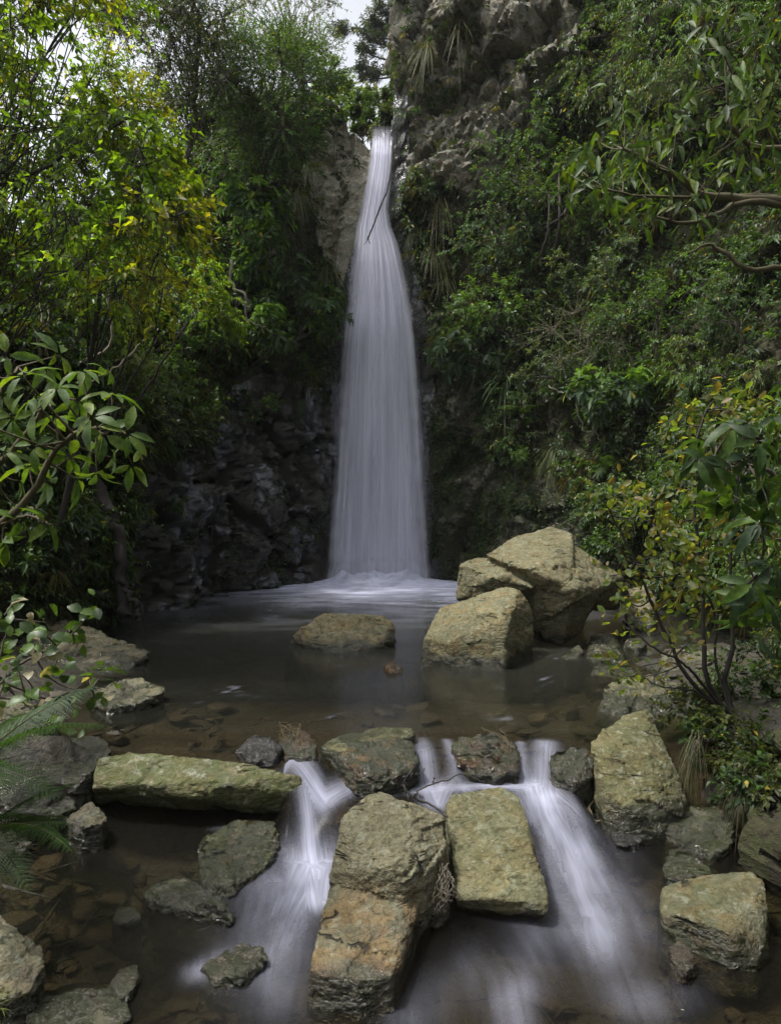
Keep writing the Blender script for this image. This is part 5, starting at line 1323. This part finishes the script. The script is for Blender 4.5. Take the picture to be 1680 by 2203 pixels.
tuft("grass_tuft", "second tangle of dark roots trailing from the right bank", "grass", P(1600, 1640, 3.6), (-.4, -.4, -.6), 60, .26, .003, ((.08, .07, .045), (.05, .045, .03), (.04, .06, .02)), 853, hang=1.3, lift=-.3, spread=.45)

# --- sticks, roots and the pine beyond
def stick(name, label, cat, paths, col=(.05, .04, .03), seed=0, wob=.006):
    rng = np.random.default_rng(seed)
    b0 = np.asarray(paths[0][0][0], float)
    bag = Bag()
    for pp, r0, r1 in paths:
        q = poly_path(np.array(pp), 26, wob, rng)
        bag.tube((q - b0)[None], np.linspace(r0, r1, 26)[None], 6, col)
    return obj(name, bag.mesh(name, M_BARK, quads=True, smooth=True), label=label, cat=cat, loc=b0)
stick("branch", "thin dark branch hanging down across the upper waterfall", "branch",
      [([P(846, 300, 14.3), P(842, 360, 14.1), P(834, 405, 13.95), P(818, 445, 13.85), P(803, 485, 13.8), P(790, 516, 13.78)], .022, .012),
       ([P(792, 508, 13.78), P(788, 520, 13.77), P(782, 526, 13.76)], .008, .004), ([P(792, 508, 13.78), P(794, 520, 13.77), P(797, 524, 13.76)], .008, .004)], (.03, .025, .02), 1, .004)
stick("log", "black gnarled trunk leaning down the dark rock face on the left", "log",
      [([P(195, 1010, 7.9), P(225, 1080, 7.9), P(248, 1130, 7.85), P(262, 1200, 7.8), P(262, 1280, 7.7), P(275, 1330, 7.6)], .085, .06), ([P(262, 1250, 7.7), P(290, 1300, 7.6), P(300, 1335, 7.5)], .035, .02)], (.022, .018, .015), 2, .02)
stick("branch", "pale twisted branch among the dark leaves left of the waterfall", "branch",
      [([P(498, 560, 10.6), P(500, 615, 10.5), P(525, 632, 10.4), P(532, 655, 10.4), P(530, 685, 10.4), P(550, 697, 10.4), P(572, 703, 10.5)], .026, .01), ([P(530, 655, 10.4), P(512, 640, 10.5), P(505, 690, 10.5)], .014, .008)], (.14, .125, .095), 3, .01)
for i, (rows, r, lab) in enumerate([([(165, 460, 8.2), (185, 500, 8.2), (205, 540, 8.2), (232, 580, 8.2), (235, 640, 8.2), (240, 740, 8.2)], .018, "thin pale crooked sapling stem among the sunlit bushes on the left"),
                                    ([(92, 540, 8.0), (88, 600, 8.0), (90, 680, 8.0), (86, 760, 8.0)], .022, "straight pale sapling stem near the left edge"), ([(108, 550, 8.1), (104, 640, 8.1), (101, 760, 8.1)], .018, "darker sapling stem beside the straight pale one"),
                                    ([(330, 700, 8.6), (300, 740, 8.5), (250, 790, 8.4), (190, 830, 8.4)], .016, "long bowed stem slanting through the bush on the left")]):
    q = [P(*x) for x in rows]
    q.append(near_base(q[-1]))
    stick("sapling", lab, "sapling", [(q[::-1], r, r * .4)], (.26, .23, .17), 10 + i, .012)
for i, (x0, y0, x1, y1) in enumerate([(1180, 440, 1160, 560), (1200, 400, 1190, 560), (1240, 430, 1160, 500)]):
    q = [np.array(hit(x0, y0)[0]) + np.array([-.1, -.5, 0]), P((x0 + x1) / 2 + 8, (y0 + y1) / 2, hit(x0, y0)[0][1] - .7), np.array(hit(x1, y1)[0]) + np.array([0, -.1, 0])]
    stick("trunk", ["dark upright trunk inside the shrubs under the cliff", "second dark trunk close beside the upright one under the cliff", "leaning dark trunk crossing the two under the cliff"][i], "trunk", [(q[::-1], .035, .02)], (.045, .038, .03), 30 + i, .006)
for i, pth in enumerate([
    [(1180, 830), (1230, 860), (1260, 930), (1300, 900), (1330, 920)], [(1270, 900), (1290, 950), (1330, 960), (1370, 930)], [(1250, 880), (1310, 870), (1350, 890), (1390, 870)]]):
    d0 = hit(1300, 900)[0][1] - .6
    stick("branch", ["pale curling bare branch under the pale glossy shrub, uppermost of three", "pale curling bare branch looping lowest under the pale glossy shrub", "pale bare branch running flat to the right under the pale glossy shrub"][i], "branch",
          [([P(u, v, d0) for u, v in pth], .012, .005)], (.22, .20, .15), 40 + i, .02)
z4 = lambda x, y, d: reg1('Z4', x, y, d)
stick("twig", "forked dead twig lying over the back of the two-part mid-stream rock", "twig",
      [([z4(965, 360, 3.22), z4(860, 285, 3.28), z4(750, 235, 3.30), z4(700, 180, 3.32), z4(690, 140, 3.34), z4(720, 85, 3.36), z4(765, 30, 3.4)], .006, .002),
       ([z4(750, 235, 3.30), z4(780, 190, 3.3), z4(870, 150, 3.3), z4(960, 120, 3.3), z4(1050, 88, 3.32), z4(1120, 110, 3.32), z4(1200, 150, 3.3)], .005, .0015),
       ([z4(715, 250, 3.3), z4(690, 165, 3.33), z4(690, 90, 3.35), z4(680, 20, 3.38)], .004, .0015), ([z4(870, 150, 3.3), z4(880, 110, 3.3)], .003, .001), ([z4(750, 215, 3.3), z4(800, 235, 3.27), z4(805, 260, 3.25)], .003, .001), ([z4(720, 85, 3.36), z4(790, 90, 3.36), z4(820, 50, 3.38)], .003, .001)], (.035, .03, .026), 5, .004)
rgs = np.random.default_rng(9)
stick("dry_stems", "dry grey grass stems wedged between the two mid-stream rocks", "grass",
      [([z4(960 + rgs.normal() * 25, 690 + rgs.normal() * 30, 2.98), z4(965 + rgs.normal() * 40, 800 + rgs.normal() * 30, 2.93), z4(960 + rgs.normal() * 60, 890 + rgs.normal() * 40, 2.9)], .0016, .0008) for _ in range(18)], (.15, .135, .105), 6, .003)
stick("dry_stems", "wisp of dead weed over the wet brown sill rock", "grass",
      [([reg1('R6', 440 + rgs.normal() * 18, 225 + rgs.normal() * 10, 4.16), reg1('R6', 480 + rgs.normal() * 16, 290 + rgs.normal() * 20, 3.98), reg1('R6', 490 + rgs.normal() * 14, 370 + rgs.normal() * 25, 3.90)], .0018, .0008) for _ in range(14)], (.10, .08, .045), 7, .004)
stick("dry_stems", "dead grass cap on the brown wet rock at the left cascade's head", "grass",
      [([reg1('R5', 1265 + rgs.normal() * 22, 200 + rgs.normal() * 10, 4.06), reg1('R5', 1250 + rgs.normal() * 40, 205 + rgs.normal() * 14, 4.02), reg1('R5', 1270 + rgs.normal() * 45, 265 + rgs.normal() * 25, 3.93)], .0018, .0008) for _ in range(16)], (.10, .08, .04), 8, .004)
stick("root", "looping brown root at the water's edge under the olive leaning rock", "root",
      [([reg1('R6', 930, 455, 3.86), reg1('R6', 880, 500, 3.8), reg1('R6', 858, 545, 3.74), reg1('R6', 880, 592, 3.68), reg1('R6', 925, 600, 3.66), reg1('R6', 985, 570, 3.7)], .006, .004)], (.11, .085, .045), 11, .004)
for i, (rows, lab) in enumerate([([(585, 320), (590, 370), (612, 408)], "thin dry grass stalk bent over the face of the long slab"), ([(165, 330), (145, 375), (130, 402)], "thin pale stalk leaning on the grey-brown angular rock")]):
    stick("stalk", lab, "grass", [([reg1('R5', x, y, 3.60 - .04 * k) for k, (x, y) in enumerate(rows)], .0022, .001)], (.24, .22, .12), 60 + i, .001)
# pine far beyond the lip
pb = P(845, 255, 32.0); pr = obj("pine_tree", None, label="dark pine standing far off in the sky gap above the waterfall", cat="tree", loc=pb)
rgp = np.random.default_rng(12); wood, ndl = Bag(), Bag()
ptop = P(842, -60, 32.0)
wood.tube(poly_path(np.array([pb, (pb + ptop) / 2 + [.1, 0, 0], ptop]) - pb, 20)[None], np.linspace(.22, .05, 20)[None], 7, (.05, .042, .036))
for (u0, v0, u1, v1) in [(840, 100, 785, 75), (842, 70, 800, 45), (840, 130, 782, 108), (842, 160, 778, 148), (842, 165, 790, 165), (842, 90, 880, 70), (845, 40, 815, 10), (845, 20, 870, -10), (845, 130, 885, 110), (846, 110, 800, 60), (848, 120, 830, 35), (845, 60, 735, 66), (845, 0, 828, -30)]:
    a, b = P(u0, v0, 32) - pb, P(u1, v1, 32 + rgp.uniform(-1, 1)) - pb
    q = bez(a[None], ((a + b) / 2 - Z3V * .15)[None], b[None], 10)
    wood.tube(q, np.linspace(.06, .02, 10)[None], 4, (.05, .042, .036))
    n = 46 if u1 != 735 else 40
    t = rgp.uniform(.35 if u1 != 735 else .78, 1.05, n)[:, None]
    cen = a * (1 - t) + b * t + rgp.normal(size=(n, 3)) * np.array([.16, .2, .10])
    ax = nrm((b - a)[None] * .5 + rand_unit(n, rgp) * .6 + Z3V * .4)
    cc = np.array([(.030, .045, .030)]) * rgp.uniform(.7, 1.4, (n, 1))
    ndl.add(*sprigs(cen, ax, np.full(n, .30), 18, .20, .035, cc, rgp, droop=.1))
obj("trunk", wood.mesh("trunk", M_BARK, quads=True, smooth=True), pr); obj("crown", ndl.mesh("crown", M_LEAF), pr)

# --- thin damp air filling the gorge
t = NT("haze")
pv = t.n("ShaderNodeVolumePrincipled"); pv.inputs["Color"].default_value = (.92, .94, .98, 1); pv.inputs["Density"].default_value = .0005
t.l(pv.outputs[0], t.out.inputs["Volume"])
bm = bmesh.new(); bmesh.ops.create_cube(bm, size=1.0)
me = bpy.data.meshes.new("haze"); bm.to_mesh(me); bm.free(); me.materials.append(t.m)
hz = obj("haze", me, kind="stuff", label="thin damp haze filling the gorge", cat="haze", loc=(0, 42, 11.5)); hz.scale = (110, 110, 33)
